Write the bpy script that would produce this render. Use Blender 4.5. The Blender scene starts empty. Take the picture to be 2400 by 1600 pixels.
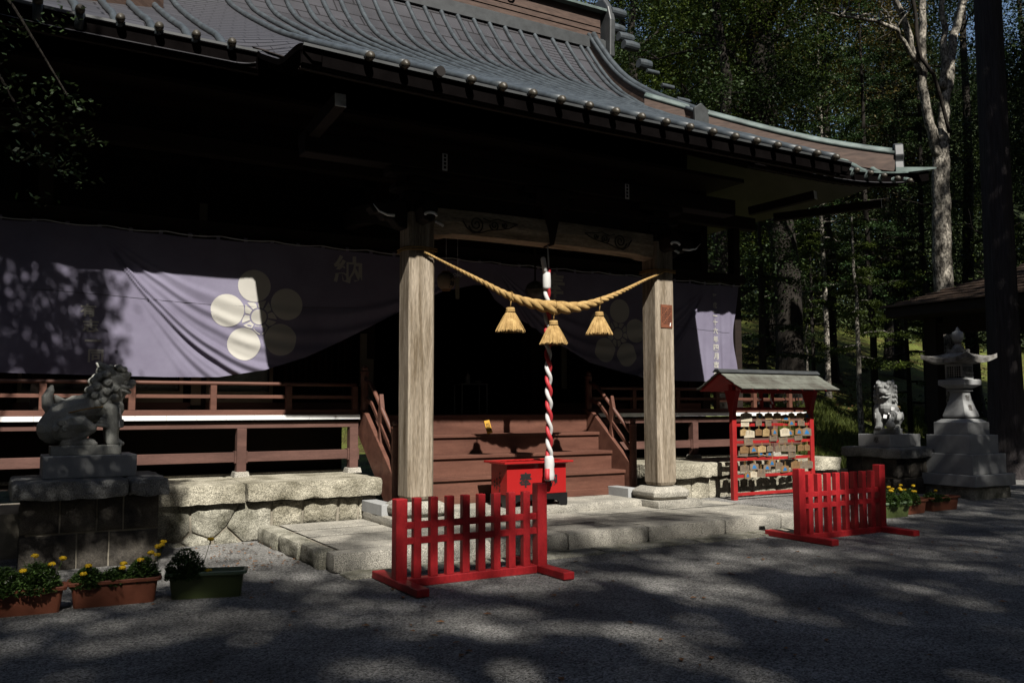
import bpy, bmesh, math, random
from mathutils import Vector, Matrix, noise
R_ = math.radians
random.seed(7)
S = bpy.context.scene
COL = S.collection
V = Vector

# ------------------------------------------------------------------ camera, sky, sun, exposure
cd = bpy.data.cameras.new('camera'); cam = bpy.data.objects.new('camera', cd); COL.objects.link(cam)
S.camera = cam
cd.sensor_width = 36.0; cd.lens = 36.0*2050/2400; cd.clip_end = 2000; cd.clip_start = 0.05
YAW, PIT, ROLL = R_(30.34), math.atan(157/2050), R_(0.13)
fw = V((math.sin(YAW)*math.cos(PIT), math.cos(YAW)*math.cos(PIT), math.sin(PIT)))
rt0 = V((math.cos(YAW), -math.sin(YAW), 0)); up0 = rt0.cross(fw)
rt = rt0*math.cos(ROLL) - up0*math.sin(ROLL); up = up0*math.cos(ROLL) + rt0*math.sin(ROLL)
cam.matrix_world = Matrix(((rt.x, up.x, -fw.x, 0), (rt.y, up.y, -fw.y, 0), (rt.z, up.z, -fw.z, 1.6), (0, 0, 0, 1)))

SUNV = V((0.253, 1.0, -1.05))            # the way the light travels
sun_to = (-SUNV).normalized()
w = bpy.data.worlds.new("World"); S.world = w; w.use_nodes = True
nt = w.node_tree; bg = nt.nodes['Background']
sky = nt.nodes.new('ShaderNodeTexSky'); sky.sky_type = 'NISHITA'; sky.sun_disc = False
sky.sun_elevation = math.asin(sun_to.z); sky.sun_rotation = math.atan2(sun_to.x, sun_to.y)
nt.links.new(sky.outputs[0], bg.inputs[0]); bg.inputs[1].default_value = 0.05
sd = bpy.data.lights.new('sun', 'SUN'); so = bpy.data.objects.new('sun', sd); COL.objects.link(so)
sd.energy = 5.0; sd.angle = R_(0.5); sd.color = (1.0, 0.955, 0.88)
so.rotation_euler = SUNV.to_track_quat('-Z', 'Y').to_euler(); so.location = (-6, -20, 30)
S.view_settings.view_transform = 'Standard'; S.view_settings.look = 'None'
S.view_settings.exposure = 1.20; S.view_settings.gamma = 1.0; S.view_settings.use_curve_mapping = False
S.cycles.max_bounces = 5; S.cycles.diffuse_bounces = 2; S.cycles.glossy_bounces = 2
S.cycles.transmission_bounces = 2; S.cycles.transparent_max_bounces = 4

# ------------------------------------------------------------------ helpers
def smooth(a, b, x):
    t = max(0.0, min(1.0, (x-a)/(b-a))) if b != a else float(x > a)
    return t*t*(3-2*t)
def lerp(a, b, t): return a + (b-a)*t
def interp(xs, ys, x):
    if x <= xs[0]: return ys[0] + (x-xs[0])*(ys[1]-ys[0])/(xs[1]-xs[0])
    for i in range(len(xs)-1):
        if x <= xs[i+1]:
            return lerp(ys[i], ys[i+1], (x-xs[i])/(xs[i+1]-xs[i]))
    return ys[-1] + (x-xs[-1])*(ys[-1]-ys[-2])/(xs[-1]-xs[-2])
def nz(x, y, z=0.0, s=1.0): return noise.noise(V((x*s, y*s, z*s)))

class MB:
    def __init__(s): s.v = []; s.f = []; s.m = []
    def add(s, vs, fs, mi=0):
        b = len(s.v); s.v += [tuple(p) for p in vs]; s.f += [tuple(b+i for i in f) for f in fs]; s.m += [mi]*len(fs); return s
    def box(s, x0, y0, z0, x1, y1, z1, mi=0):
        return s.add([(x0,y0,z0),(x1,y0,z0),(x1,y1,z0),(x0,y1,z0),(x0,y0,z1),(x1,y0,z1),(x1,y1,z1),(x0,y1,z1)],
            [(0,3,2,1),(4,5,6,7),(0,1,5,4),(1,2,6,5),(2,3,7,6),(3,0,4,7)], mi)
    def cbox(s, cx, cy, cz, sx, sy, sz, mi=0): return s.box(cx-sx/2, cy-sy/2, cz-sz/2, cx+sx/2, cy+sy/2, cz+sz/2, mi)
    def bar(s, a, b, wd, ht, mi=0, upv=(0,0,1)):
        a, b = V(a), V(b); d = (b-a).normalized(); u = V(upv)
        if abs(d.dot(u)) > .98: u = V((0,1,0))
        sd_ = d.cross(u).normalized(); u = sd_.cross(d)
        vs = []
        for p in (a, b):
            for q in ((-1,-1),(1,-1),(1,1),(-1,1)): vs.append(p + sd_*q[0]*wd/2 + u*q[1]*ht/2)
        return s.add(vs, [(3,2,1,0),(4,5,6,7),(0,1,5,4),(1,2,6,5),(2,3,7,6),(3,0,4,7)], mi)
    def tube(s, pts, rad, n=8, mi=0, cap=True, flat=1.0):
        pts = [V(p) for p in pts]; m = len(pts)
        if not hasattr(rad, '__len__'): rad = [rad]*m
        base = len(s.v); prev = None
        for i, p in enumerate(pts):
            t = (pts[min(i+1, m-1)] - pts[max(i-1, 0)])
            t = t.normalized() if t.length > 1e-9 else V((0,0,1))
            if prev is None:
                u = V((0,0,1)) if abs(t.z) < .9 else V((1,0,0))
                a = t.cross(u).normalized()
            else:
                a = (prev - t*prev.dot(t)); a = a.normalized() if a.length > 1e-6 else t.cross(V((0,0,1))).normalized()
            prev = a; b = t.cross(a)
            for k in range(n):
                an = 2*math.pi*k/n
                s.v.append(tuple(p + (a*math.cos(an) + b*math.sin(an)*flat)*rad[i]))
        for i in range(m-1):
            for k in range(n):
                s.f.append((base+i*n+k, base+i*n+(k+1)%n, base+(i+1)*n+(k+1)%n, base+(i+1)*n+k)); s.m.append(mi)
        if cap:
            s.f.append(tuple(base+k for k in range(n))[::-1]); s.m.append(mi)
            s.f.append(tuple(base+(m-1)*n+k for k in range(n))); s.m.append(mi)
        return s
    def lathe(s, prof, c, n=16, mi=0, ph=0.0, sx=1.0, sy=1.0):
        base = len(s.v); c = V(c)
        for r, z in prof:
            for k in range(n):
                a = 2*math.pi*(k+ph)/n
                s.v.append((c.x+r*math.cos(a)*sx, c.y+r*math.sin(a)*sy, c.z+z))
        m = len(prof)
        for i in range(m-1):
            for k in range(n):
                s.f.append((base+i*n+k, base+i*n+(k+1)%n, base+(i+1)*n+(k+1)%n, base+(i+1)*n+k)); s.m.append(mi)
        s.f.append(tuple(base+k for k in range(n))[::-1]); s.m.append(mi)
        s.f.append(tuple(base+(m-1)*n+k for k in range(n))); s.m.append(mi)
        return s
    def sq(s, prof, c, mi=0):      # square section of half-width r at height z
        return s.lathe([(r*math.sqrt(2), z) for r, z in prof], c, 4, mi, .5)
    def sphere(s, c, r, n=12, mi=0, sc=(1,1,1)):
        m = max(5, n//2); prof = []
        base = len(s.v); c = V(c)
        s.v.append((c.x, c.y, c.z-r*sc[2]))
        for i in range(1, m):
            th = math.pi*i/m
            for k in range(n):
                a = 2*math.pi*k/n
                s.v.append((c.x+r*sc[0]*math.sin(th)*math.cos(a), c.y+r*sc[1]*math.sin(th)*math.sin(a), c.z-r*sc[2]*math.cos(th)))
        s.v.append((c.x, c.y, c.z+r*sc[2])); top = len(s.v)-1
        for k in range(n): s.f.append((base, base+1+(k+1)%n, base+1+k)); s.m.append(mi)
        for i in range(m-2):
            for k in range(n):
                q = base+1+i*n
                s.f.append((q+k, q+(k+1)%n, q+n+(k+1)%n, q+n+k)); s.m.append(mi)
        q = base+1+(m-2)*n
        for k in range(n): s.f.append((q+k, q+(k+1)%n, top)); s.m.append(mi)
        return s
    def grid(s, fn, us, vs, mi=0, flip=False):
        base = len(s.v); n = len(vs)
        for u in us:
            for v in vs: s.v.append(tuple(fn(u, v)))
        for i in range(len(us)-1):
            for j in range(n-1):
                q = (base+i*n+j, base+(i+1)*n+j, base+(i+1)*n+j+1, base+i*n+j+1)
                s.f.append(q[::-1] if flip else q); s.m.append(mi)
        return s
    def prism(s, poly, fn, d0, d1, mi=0):   # polygon (u,v) mapped by fn(u,v,d)
        n = len(poly); vs = [fn(u, v, d0) for u, v in poly] + [fn(u, v, d1) for u, v in poly]
        fs = [tuple(range(n))[::-1], tuple(range(n, 2*n))] + [(i, (i+1) % n, n+(i+1) % n, n+i) for i in range(n)]
        return s.add(vs, fs, mi)
    def move(s, d, i0=0):
        for i in range(i0, len(s.v)): s.v[i] = (s.v[i][0]+d[0], s.v[i][1]+d[1], s.v[i][2]+d[2])
        return s

def link(name, me, mats, parent=None):
    o = bpy.data.objects.new(name, me); COL.objects.link(o)
    for m in (mats if isinstance(mats, (list, tuple)) else [mats]): me.materials.append(m)
    if parent is not None:
        o.parent = parent
        if parent.get('_w'): o.matrix_parent_inverse = Matrix.Translation(-parent.location)
    return o
def build(name, mb, mats, parent=None, sm=False, bev=0, seg=1, fix=False):
    me = bpy.data.meshes.new(name); me.from_pydata(mb.v, [], mb.f)
    if any(mb.m): me.polygons.foreach_set('material_index', mb.m)
    if fix:
        bm = bmesh.new(); bm.from_mesh(me); bmesh.ops.recalc_face_normals(bm, faces=bm.faces); bm.to_mesh(me); bm.free()
    if sm: me.polygons.foreach_set('use_smooth', [True]*len(me.polygons))
    me.update()
    o = link(name, me, mats, parent)
    if bev:
        b = o.modifiers.new('bevel', 'BEVEL'); b.width = bev; b.segments = seg; b.limit_method = 'ANGLE'; b.angle_limit = R_(40)
    if sm == 'auto':
        pass
    return o
def tag(o, label, cat, group=None, kind=None):
    if label: o['label'] = label
    if cat: o['category'] = cat
    if group: o['group'] = group
    if kind: o['kind'] = kind
    return o
def thing(name, label, cat, loc=(0,0,0), group=None, world=True):
    o = bpy.data.objects.new(name, None); COL.objects.link(o); o.location = loc; o.empty_display_size = .1
    if world: o['_w'] = 1
    return tag(o, label, cat, group)
def copy_tree(o, parent=None):
    c = o.copy(); COL.objects.link(c)
    if parent is not None: c.parent = parent
    for ch in [x for x in bpy.data.objects if x.parent == o]: copy_tree(ch, c)
    return c

# ------------------------------------------------------------------ materials
def mat(name, col, rough=.8, var=.25, scale=8.0, stretch=(1,1,1), bump=.0, bscale=None, spec=.3, col2=None, fine=0, finescale=150,
        vor=0, trans=0, metal=0, detail=6, coord='Object', dist=.01, clamp=None):
    KA = .43 if name not in ('white_paint', 'paper') else .70
    col = tuple(c*KA for c in col); col2 = tuple(c*KA for c in col2) if col2 else None
    m = bpy.data.materials.new(name); m.use_nodes = True; n = m.node_tree.nodes; l = m.node_tree.links
    b = n['Principled BSDF']; b.inputs['Roughness'].default_value = rough; b.inputs['Specular IOR Level'].default_value = spec
    b.inputs['Metallic'].default_value = metal
    tc = n.new('ShaderNodeTexCoord'); mp = n.new('ShaderNodeMapping'); mp.inputs['Scale'].default_value = stretch
    l.new(tc.outputs[coord], mp.inputs[0])
    no = n.new('ShaderNodeTexNoise'); no.inputs['Scale'].default_value = scale; no.inputs['Detail'].default_value = detail
    no.inputs['Roughness'].default_value = .62
    l.new(mp.outputs[0], no.inputs['Vector'])
    rp = n.new('ShaderNodeValToRGB'); lo = [c*(1-var) for c in col]; hi = [min(1, c*(1+var)) for c in (col2 or col)]
    rp.color_ramp.elements[0].position = .3; rp.color_ramp.elements[1].position = .7
    rp.color_ramp.elements[0].color = (*lo, 1); rp.color_ramp.elements[1].color = (*hi, 1)
    l.new(no.outputs[0], rp.inputs[0]); out = rp.outputs[0]
    hsrc = no.outputs[0]
    if fine:
        f = n.new('ShaderNodeTexNoise'); f.inputs['Scale'].default_value = finescale; f.inputs['Detail'].default_value = 2
        l.new(mp.outputs[0], f.inputs['Vector'])
        mr = n.new('ShaderNodeMapRange'); mr.inputs[1].default_value = .35; mr.inputs[2].default_value = .65
        mr.inputs[3].default_value = 1-fine; mr.inputs[4].default_value = 1+fine
        l.new(f.outputs[0], mr.inputs[0])
        mx = n.new('ShaderNodeVectorMath'); mx.operation = 'SCALE'; l.new(out, mx.inputs[0]); l.new(mr.outputs[0], mx.inputs['Scale']); out = mx.outputs[0]
    if vor:
        vo = n.new('ShaderNodeTexVoronoi'); vo.inputs['Scale'].default_value = vor; l.new(mp.outputs[0], vo.inputs['Vector'])
        sx = n.new('ShaderNodeSeparateXYZ'); l.new(vo.outputs['Color'], sx.inputs[0])
        mr2 = n.new('ShaderNodeMapRange'); mr2.inputs[3].default_value = .3; mr2.inputs[4].default_value = 1.75
        l.new(sx.outputs[0], mr2.inputs[0])
        mx2 = n.new('ShaderNodeVectorMath'); mx2.operation = 'SCALE'; l.new(out, mx2.inputs[0]); l.new(mr2.outputs[0], mx2.inputs['Scale']); out = mx2.outputs[0]
        hsrc = vo.outputs['Distance']
    l.new(out, b.inputs['Base Color'])
    if bump:
        bp = n.new('ShaderNodeBump'); bp.inputs['Strength'].default_value = bump; bp.inputs['Distance'].default_value = dist
        if bscale:
            n2 = n.new('ShaderNodeTexNoise'); n2.inputs['Scale'].default_value = bscale; n2.inputs['Detail'].default_value = 5
            l.new(mp.outputs[0], n2.inputs['Vector']); l.new(n2.outputs[0], bp.inputs['Height'])
        else: l.new(hsrc, bp.inputs['Height'])
        if vor: bp.invert = True
        l.new(bp.outputs[0], b.inputs['Normal'])
    if trans:
        tr = n.new('ShaderNodeBsdfTranslucent'); l.new(out, tr.inputs[0]); ms = n.new('ShaderNodeMixShader'); ms.inputs[0].default_value = trans
        l.new(b.outputs[0], ms.inputs[1]); l.new(tr.outputs[0], ms.inputs[2]); l.new(ms.outputs[0], n['Material Output'].inputs[0])
    return m

M = {}
M['gravel'] = mat('gravel', (.225,.218,.208), .95, .3, 1.1, vor=82, bump=.9, dist=.011, col2=(.33,.32,.30), spec=.1)
M['gravel_pale'] = M['gravel']
M['granite'] = mat('granite', (.35,.335,.295), .88, .34, 2.0, fine=.6, finescale=110, bump=.6, bscale=45, dist=.010, spec=.15, col2=(.47,.44,.375), detail=10)
M['granite_moss'] = mat('granite_moss', (.20,.19,.125), .92, .5, 3.0, fine=.55, finescale=100, bump=.8, bscale=28, dist=.018, spec=.15, col2=(.42,.40,.33))
M['rough_stone'] = mat('rough_stone', (.29,.26,.175), .92, .45, 2.6, fine=.6, finescale=100, bump=1.0, bscale=24, dist=.022, spec=.12, col2=(.50,.465,.37), detail=11)
M['cap_granite'] = mat('cap_granite', (.17,.17,.165), .9, .35, 3, fine=.5, finescale=110, bump=1.0, bscale=22, dist=.02, spec=.15, col2=(.26,.26,.25), detail=10)
M['mortar'] = mat('mortar', (.36,.32,.25), .95, .25, 6, bump=.3, bscale=80)
M['dark_stone'] = mat('dark_stone', (.05,.045,.043), .9, .55, 3.0, fine=.3, finescale=90, bump=.8, bscale=18, dist=.02, spec=.15, col2=(.10,.088,.072))
M['grey_granite'] = mat('grey_granite', (.46,.465,.46), .8, .18, 3, fine=.3, finescale=200, bump=.1, bscale=120, dist=.003, spec=.25)
M['statue'] = mat('statue', (.42,.42,.38), .85, .3, 5, fine=.2, finescale=120, bump=.25, bscale=60, dist=.005, spec=.2)
M['statue_pale'] = mat('statue_pale', (.33,.335,.325), .8, .2, 5, fine=.2, finescale=160, bump=.2, bscale=80, dist=.004, spec=.25)
M['lantern_roof'] = mat('lantern_roof', (.16,.135,.11), .9, .5, 7, fine=.25, finescale=120, bump=.2, bscale=60, dist=.004, col2=(.30,.29,.27))
M['post_wood'] = mat('post_wood', (.255,.185,.11), .85, .38, 2.4, (7,7,.45), fine=.26, finescale=24, bump=.5, bscale=20, dist=.006, spec=.12, col2=(.43,.365,.285), detail=12)
M['beam_wood'] = mat('beam_wood', (.42,.32,.21), .85, .35, 3.0, (.6,5,5), fine=.25, finescale=26, bump=.4, bscale=20, dist=.006, spec=.15, col2=(.55,.45,.33), detail=9)
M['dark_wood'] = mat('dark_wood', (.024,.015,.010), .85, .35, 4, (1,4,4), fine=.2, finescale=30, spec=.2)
M['carve'] = mat('carve', (.06,.045,.03), .9, .3, 8)
M['brown'] = mat('brown', (.15,.050,.028), .6, .3, 2.2, (.5,3,3), fine=.12, finescale=60, bump=.08, bscale=30, spec=.35, col2=(.175,.072,.046), detail=8)
M['brown_dull'] = mat('brown_dull', (.135,.062,.046), .75, .3, 2.0, (.5,3,3), fine=.12, finescale=60, bump=.08, bscale=30, spec=.25, col2=(.165,.082,.064), detail=8)
M['white_paint'] = mat('white_paint', (.80,.80,.79), .6, .05, 9, (1,1,1), spec=.3)
M['red'] = mat('red', (.50,.018,.024), .5, .22, 6, (1,1,.5), fine=.10, finescale=70, bump=.12, bscale=60, spec=.3, col2=(.58,.026,.032), detail=9)
M['red_gloss'] = mat('red_gloss', (.52,.022,.022), .22, .04, 2, spec=.5)
M['red_stand'] = mat('red_stand', (.46,.022,.022), .5, .2, 4, bump=.1, bscale=40, spec=.35)
M['black_lacquer'] = mat('black_lacquer', (.012,.012,.013), .35, .2, 5, spec=.5)
M['ink'] = mat('ink', (.012,.011,.011), .7, .1, 5)
M['copper_flat'] = mat('copper_flat', (.075,.066,.066), .55, .3, 1.4, (1,1,1), spec=.35, col2=(.098,.09,.09))
M['copper_rib'] = mat('copper_rib', (.050,.060,.068), .5, .25, 5, spec=.35, col2=(.075,.09,.10))
M['brass'] = mat('brass', (.075,.064,.046), .5, .3, 12, spec=.4, metal=.2)
M['copper_brown'] = mat('copper_brown', (.095,.058,.044), .6, .35, 3, (1,1,6), spec=.25, col2=(.125,.08,.06))
M['copper_green'] = mat('copper_green', (.085,.11,.105), .6, .4, 2.5, spec=.3, col2=(.15,.20,.185))
M['copper_edge'] = mat('copper_edge', (.065,.07,.072), .5, .3, 5, spec=.4)
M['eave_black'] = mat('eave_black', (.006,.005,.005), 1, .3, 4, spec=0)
M['copper_aged'] = mat('copper_aged', (.12,.105,.085), .7, .3, 2.6, spec=.2, col2=(.19,.20,.17))
M['rafter_wood'] = mat('rafter_wood', (.035,.023,.016), .9, .3, 4, spec=.1)
M['silver'] = mat('silver', (.62,.62,.60), .35, .1, 5, metal=.5)
M['straw'] = mat('straw', (.50,.30,.10), .8, .22, 14, (1,1,1), fine=.22, finescale=130, bump=.4, bscale=110, dist=.004, spec=.2, col2=(.60,.40,.16))
M['straw_dark'] = mat('straw_dark', (.42,.25,.08), .8, .2, 14, fine=.2, finescale=130, spec=.2)
M['rope_white'] = mat('rope_white', (.78,.77,.75), .75, .04, 12, bump=.1, bscale=60)
M['rope_red'] = mat('rope_red', (.60,.035,.045), .6, .08, 12, bump=.1, bscale=60)
M['paper'] = mat('paper', (.80,.80,.80), .8, .05, 8)
M['terracotta'] = mat('terracotta', (.27,.085,.045), .55, .18, 4, bump=.04, bscale=60, spec=.3)
M['green_plastic'] = mat('green_plastic', (.13,.17,.055), .5, .12, 4, spec=.35)
M['green_rim'] = mat('green_rim', (.24,.33,.20), .5, .1, 4, spec=.35)
M['soil'] = mat('soil', (.035,.025,.018), .95, .4, 30, bump=.6)
M['flower'] = mat('flower', (1.0,.62,.01), .7, .2, 25)
M['leaf'] = mat('leaf', (.040,.078,.012), .6, .5, .9, trans=.3, spec=.2, col2=(.105,.145,.022), detail=3)
M['leaf_dark'] = mat('leaf_dark', (.022,.048,.012), .6, .5, .9, trans=.2, spec=.2, col2=(.045,.075,.02), detail=3)
M['leaf_blue'] = mat('leaf_blue', (.036,.082,.026), .6, .5, 1.1, trans=.25, spec=.2, col2=(.075,.14,.04), detail=3)
M['leaf_autumn'] = mat('leaf_autumn', (.06,.05,.010), .6, .5, 1.2, trans=.3, spec=.2, col2=(.11,.085,.02), detail=3)
M['plant'] = mat('plant', (.05,.11,.02), .6, .5, 12, trans=.25, col2=(.10,.18,.035))
M['bark_dark'] = mat('bark_dark', (.042,.036,.030), .95, .45, 3, (3,3,.5), bump=.9, bscale=9, dist=.04, spec=.1)
M['bark_cedar'] = mat('bark_cedar', (.06,.052,.052), .95, .4, 5, (6,6,.35), bump=1, bscale=9, dist=.04, spec=.1)
M['bark_pale'] = mat('bark_pale', (.06,.05,.038), .9, .6, 3.4, (1.6,1.6,.9), fine=.7, finescale=12, bump=.8, bscale=9, dist=.03, spec=.12, col2=(.34,.31,.26))
M['litter'] = mat('litter', (.12,.065,.026), .95, .5, .55, vor=16, bump=.7, dist=.03, col2=(.12,.15,.03), spec=.1)
M['grass'] = mat('grass', (.10,.15,.02), .7, .4, 1.5, trans=.3, col2=(.20,.24,.045))
M['far_wood'] = mat('far_wood', (.018,.035,.010), .8, .6, .35, trans=.1, col2=(.06,.085,.02), detail=4)
M['shingle'] = mat('shingle', (.10,.065,.045), .8, .35, 2, spec=.2)
M['win_frame'] = mat('win_frame', (.27,.24,.16), .6, .12, 3)
M['glass_dark'] = mat('glass_dark', (.012,.014,.014), .12, .1, 3, spec=.6)
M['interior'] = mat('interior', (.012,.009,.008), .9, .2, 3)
M['pine'] = mat('pine', (.50,.33,.14), .7, .25, 9, (1,1,4), fine=.1, col2=(.62,.44,.22))
M['pine_pale'] = mat('pine_pale', (.72,.63,.47), .7, .12, 9, (1,1,4), fine=.1)
M['pine_grey'] = mat('pine_grey', (.24,.18,.125), .8, .3, 9, (1,1,4), fine=.15)
M['pine_brown'] = mat('pine_brown', (.30,.17,.07), .8, .3, 9, (1,1,4), fine=.15)
M['blue'] = mat('blue', (.02,.20,.50), .6, .2, 9)
M['yellow_sign'] = mat('yellow_sign', (.80,.42,.04), .6, .05, 9)
M['copperplate'] = mat('copperplate', (.26,.095,.05), .5, .2, 9)
M['paper_lantern'] = mat('paper_lantern', (.32,.24,.15), .8, .1, 9)
M['metal_post'] = mat('metal_post', (.35,.35,.33), .5, .1, 5)
M['dryleaf'] = mat('dryleaf', (.22,.09,.035), .8, .5, 14, col2=(.30,.14,.05))
M['bottle'] = mat('bottle', (.30,.30,.28), .3, .1, 5)

# the purple cloth: colour depends only on the cloth (slight uneven dye)
M['cloth'] = mat('cloth', (.26,.235,.33), .85, .1, 1.6, fine=.06, finescale=220, spec=.1, col2=(.29,.27,.365))
M['crest'] = mat('crest', (.66,.635,.575), .85, .05, 3, spec=.1)

def brick_copper(name, mode):
    m = bpy.data.materials.new(name); m.use_nodes = True; n = m.node_tree.nodes; l = m.node_tree.links
    b = n['Principled BSDF']; b.inputs['Roughness'].default_value = .5; b.inputs['Specular IOR Level'].default_value = .35
    tc = n.new('ShaderNodeTexCoord'); sp = n.new('ShaderNodeSeparateXYZ'); l.new(tc.outputs['Object'], sp.inputs[0])
    cb = n.new('ShaderNodeCombineXYZ'); l.new(sp.outputs[0], cb.inputs[0])
    l.new(sp.outputs[1 if mode == 'y' else 2], cb.inputs[1])
    bt = n.new('ShaderNodeTexBrick'); l.new(cb.outputs[0], bt.inputs['Vector']); bt.inputs['Scale'].default_value = 1
    bt.inputs['Brick Width'].default_value = .9 if mode == 'y' else .42
    bt.inputs['Row Height'].default_value = .30 if mode == 'y' else .052
    bt.inputs['Mortar Size'].default_value = .016 if mode == 'y' else .008
    bt.inputs['Color1'].default_value = (.0225,.0215,.0235,1); bt.inputs['Color2'].default_value = (.030,.029,.032,1)
    bt.inputs['Mortar'].default_value = (.005,.004,.004,1)
    no = n.new('ShaderNodeTexNoise'); no.inputs['Scale'].default_value = 1.3; no.inputs['Detail'].default_value = 7; l.new(tc.outputs['Object'], no.inputs['Vector'])
    mr = n.new('ShaderNodeMapRange'); mr.inputs[1].default_value = .3; mr.inputs[2].default_value = .7; mr.inputs[3].default_value = .72; mr.inputs[4].default_value = 1.3
    l.new(no.outputs[0], mr.inputs[0])
    mx = n.new('ShaderNodeVectorMath'); mx.operation = 'SCALE'; l.new(bt.outputs['Color'], mx.inputs[0]); l.new(mr.outputs[0], mx.inputs['Scale'])
    l.new(mx.outputs[0], b.inputs['Base Color'])
    bp = n.new('ShaderNodeBump'); bp.inputs['Strength'].default_value = .7; bp.inputs['Distance'].default_value = .01; bp.invert = True
    l.new(bt.outputs['Fac'], bp.inputs['Height']); l.new(bp.outputs[0], b.inputs['Normal'])
    return m
def wave_copper(name):
    m = bpy.data.materials.new(name); m.use_nodes = True; n = m.node_tree.nodes; l = m.node_tree.links
    b = n['Principled BSDF']; b.inputs['Roughness'].default_value = .55; b.inputs['Specular IOR Level'].default_value = .3
    tc = n.new('ShaderNodeTexCoord'); sp = n.new('ShaderNodeSeparateXYZ'); l.new(tc.outputs['Object'], sp.inputs[0])
    def mth(op, a, b_=None, v=None):
        q = n.new('ShaderNodeMath'); q.operation = op; l.new(a, q.inputs[0])
        if b_ is not None: l.new(b_, q.inputs[1])
        if v is not None: q.inputs[1].default_value = v
        return q.outputs[0]
    row = mth('MULTIPLY', sp.outputs[2], v=10.0); fr = mth('FRACT', row); ln_ = mth('LESS_THAN', fr, v=.26)
    fl = mth('FLOOR', row); off = mth('MULTIPLY', fl, v=.37); xx = mth('ADD', mth('MULTIPLY', sp.outputs[0], v=3.2), off); l2 = mth('LESS_THAN', mth('FRACT', xx), v=.03)
    mk = mth('MAXIMUM', ln_, l2)
    mx = n.new('ShaderNodeMix'); mx.data_type = 'RGBA'; mx.inputs['A'].default_value = (.032,.031,.035,1); mx.inputs['B'].default_value = (.004,.0035,.0035,1); l.new(mk, mx.inputs['Factor'])
    l.new(mx.outputs['Result'], b.inputs['Base Color'])
    bp = n.new('ShaderNodeBump'); bp.inputs['Strength'].default_value = .8; bp.inputs['Distance'].default_value = .01; l.new(fr, bp.inputs['Height']); l.new(bp.outputs[0], b.inputs['Normal'])
    return m
M['roof_sheet'] = brick_copper('roof_sheet', 'y')
M['roof_wave'] = wave_copper('roof_wave')

# ------------------------------------------------------------------ lettering
_fc = {}
def glyph(ch, bold=.018):
    k = (ch, bold)
    if k in _fc: return _fc[k]
    c = bpy.data.curves.new('lettering', 'FONT'); c.body = ch; c.size = 1; c.offset = bold; c.align_x = 'CENTER'; c.resolution_u = 3
    o = bpy.data.objects.new('lettering', c); COL.objects.link(o)
    bpy.context.view_layer.update()
    me = bpy.data.meshes.new_from_object(o.evaluated_get(bpy.context.evaluated_depsgraph_get()))
    bpy.data.objects.remove(o); bpy.data.curves.remove(c)
    bm = bmesh.new(); bm.from_mesh(me); bmesh.ops.triangulate(bm, faces=bm.faces)
    xs = [v.co.x for v in bm.verts]; ys = [v.co.y for v in bm.verts]
    cx, cy = (min(xs)+max(xs))/2, (min(ys)+max(ys))/2
    s_ = max(max(xs)-min(xs), max(ys)-min(ys))
    vs = [((v.co.x-cx)/s_, (v.co.y-cy)/s_) for v in bm.verts]
    if ch in '一二': vs = [((v.co.x-cx)/.95, (v.co.y-cy)/.95) for v in bm.verts]
    fs = [tuple(v.index for v in f.verts) for f in bm.faces]
    bm.free(); bpy.data.meshes.remove(me); _fc[k] = (vs, fs); return _fc[k]
def write(mb, ch, cx, cy, sx, sy, fn, bold=.018, mi=0):
    vs, fs = glyph(ch, bold)
    mb.add([fn(cx+u*sx, cy+v*sy) for u, v in vs], fs, mi)

# ------------------------------------------------------------------ ground
def ground_h(x, y):
    h = .13*smooth(9.55, 10.0, x)*smooth(8.7, 9.8, y)*(1-smooth(13.2, 14.5, x)*.6)
    d = max(0, y-14.5-.15*(x-12))
    if x > 12.5: h += .32*d*smooth(0, 3, d)*smooth(12.5, 15, x)*(1 if d < 30 else 1) 
    return h + .006*nz(x, y, 0, 1.1) + .012*nz(x, y, 3, .35)
def frange(a, b, n): return [a+(b-a)*i/n for i in range(n+1)]
g = MB()
xs = frange(-14, 0, 14) + frange(.2, 19, 94) + frange(20, 46, 20); ys = frange(-22, 2, 16) + frange(2.2, 14.4, 64)
g.grid(lambda u, v: (u, v, ground_h(u, v)), xs, ys)
tag(build('gravel_ground', g, M['gravel'], sm=True), None, None, kind='structure')
g = MB()
g.grid(lambda u, v: (u, v, min(14, ground_h(u, v)) + .05*nz(u, v, 1, .8) - .02), frange(-30, 12, 12)+frange(12.6, 50, 80)+frange(53, 120, 14), frange(14.2, 60, 80)+frange(63, 130, 12))
hs = build('hillside', g, M['litter'], sm=True); tag(hs, None, None, kind='structure')
g = MB(); g.grid(lambda u, v: (u, v, -.06), frange(-400, 400, 8), frange(-400, 400, 8))
tag(build('far_ground', g, M['litter']), None, None, kind='structure')

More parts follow.
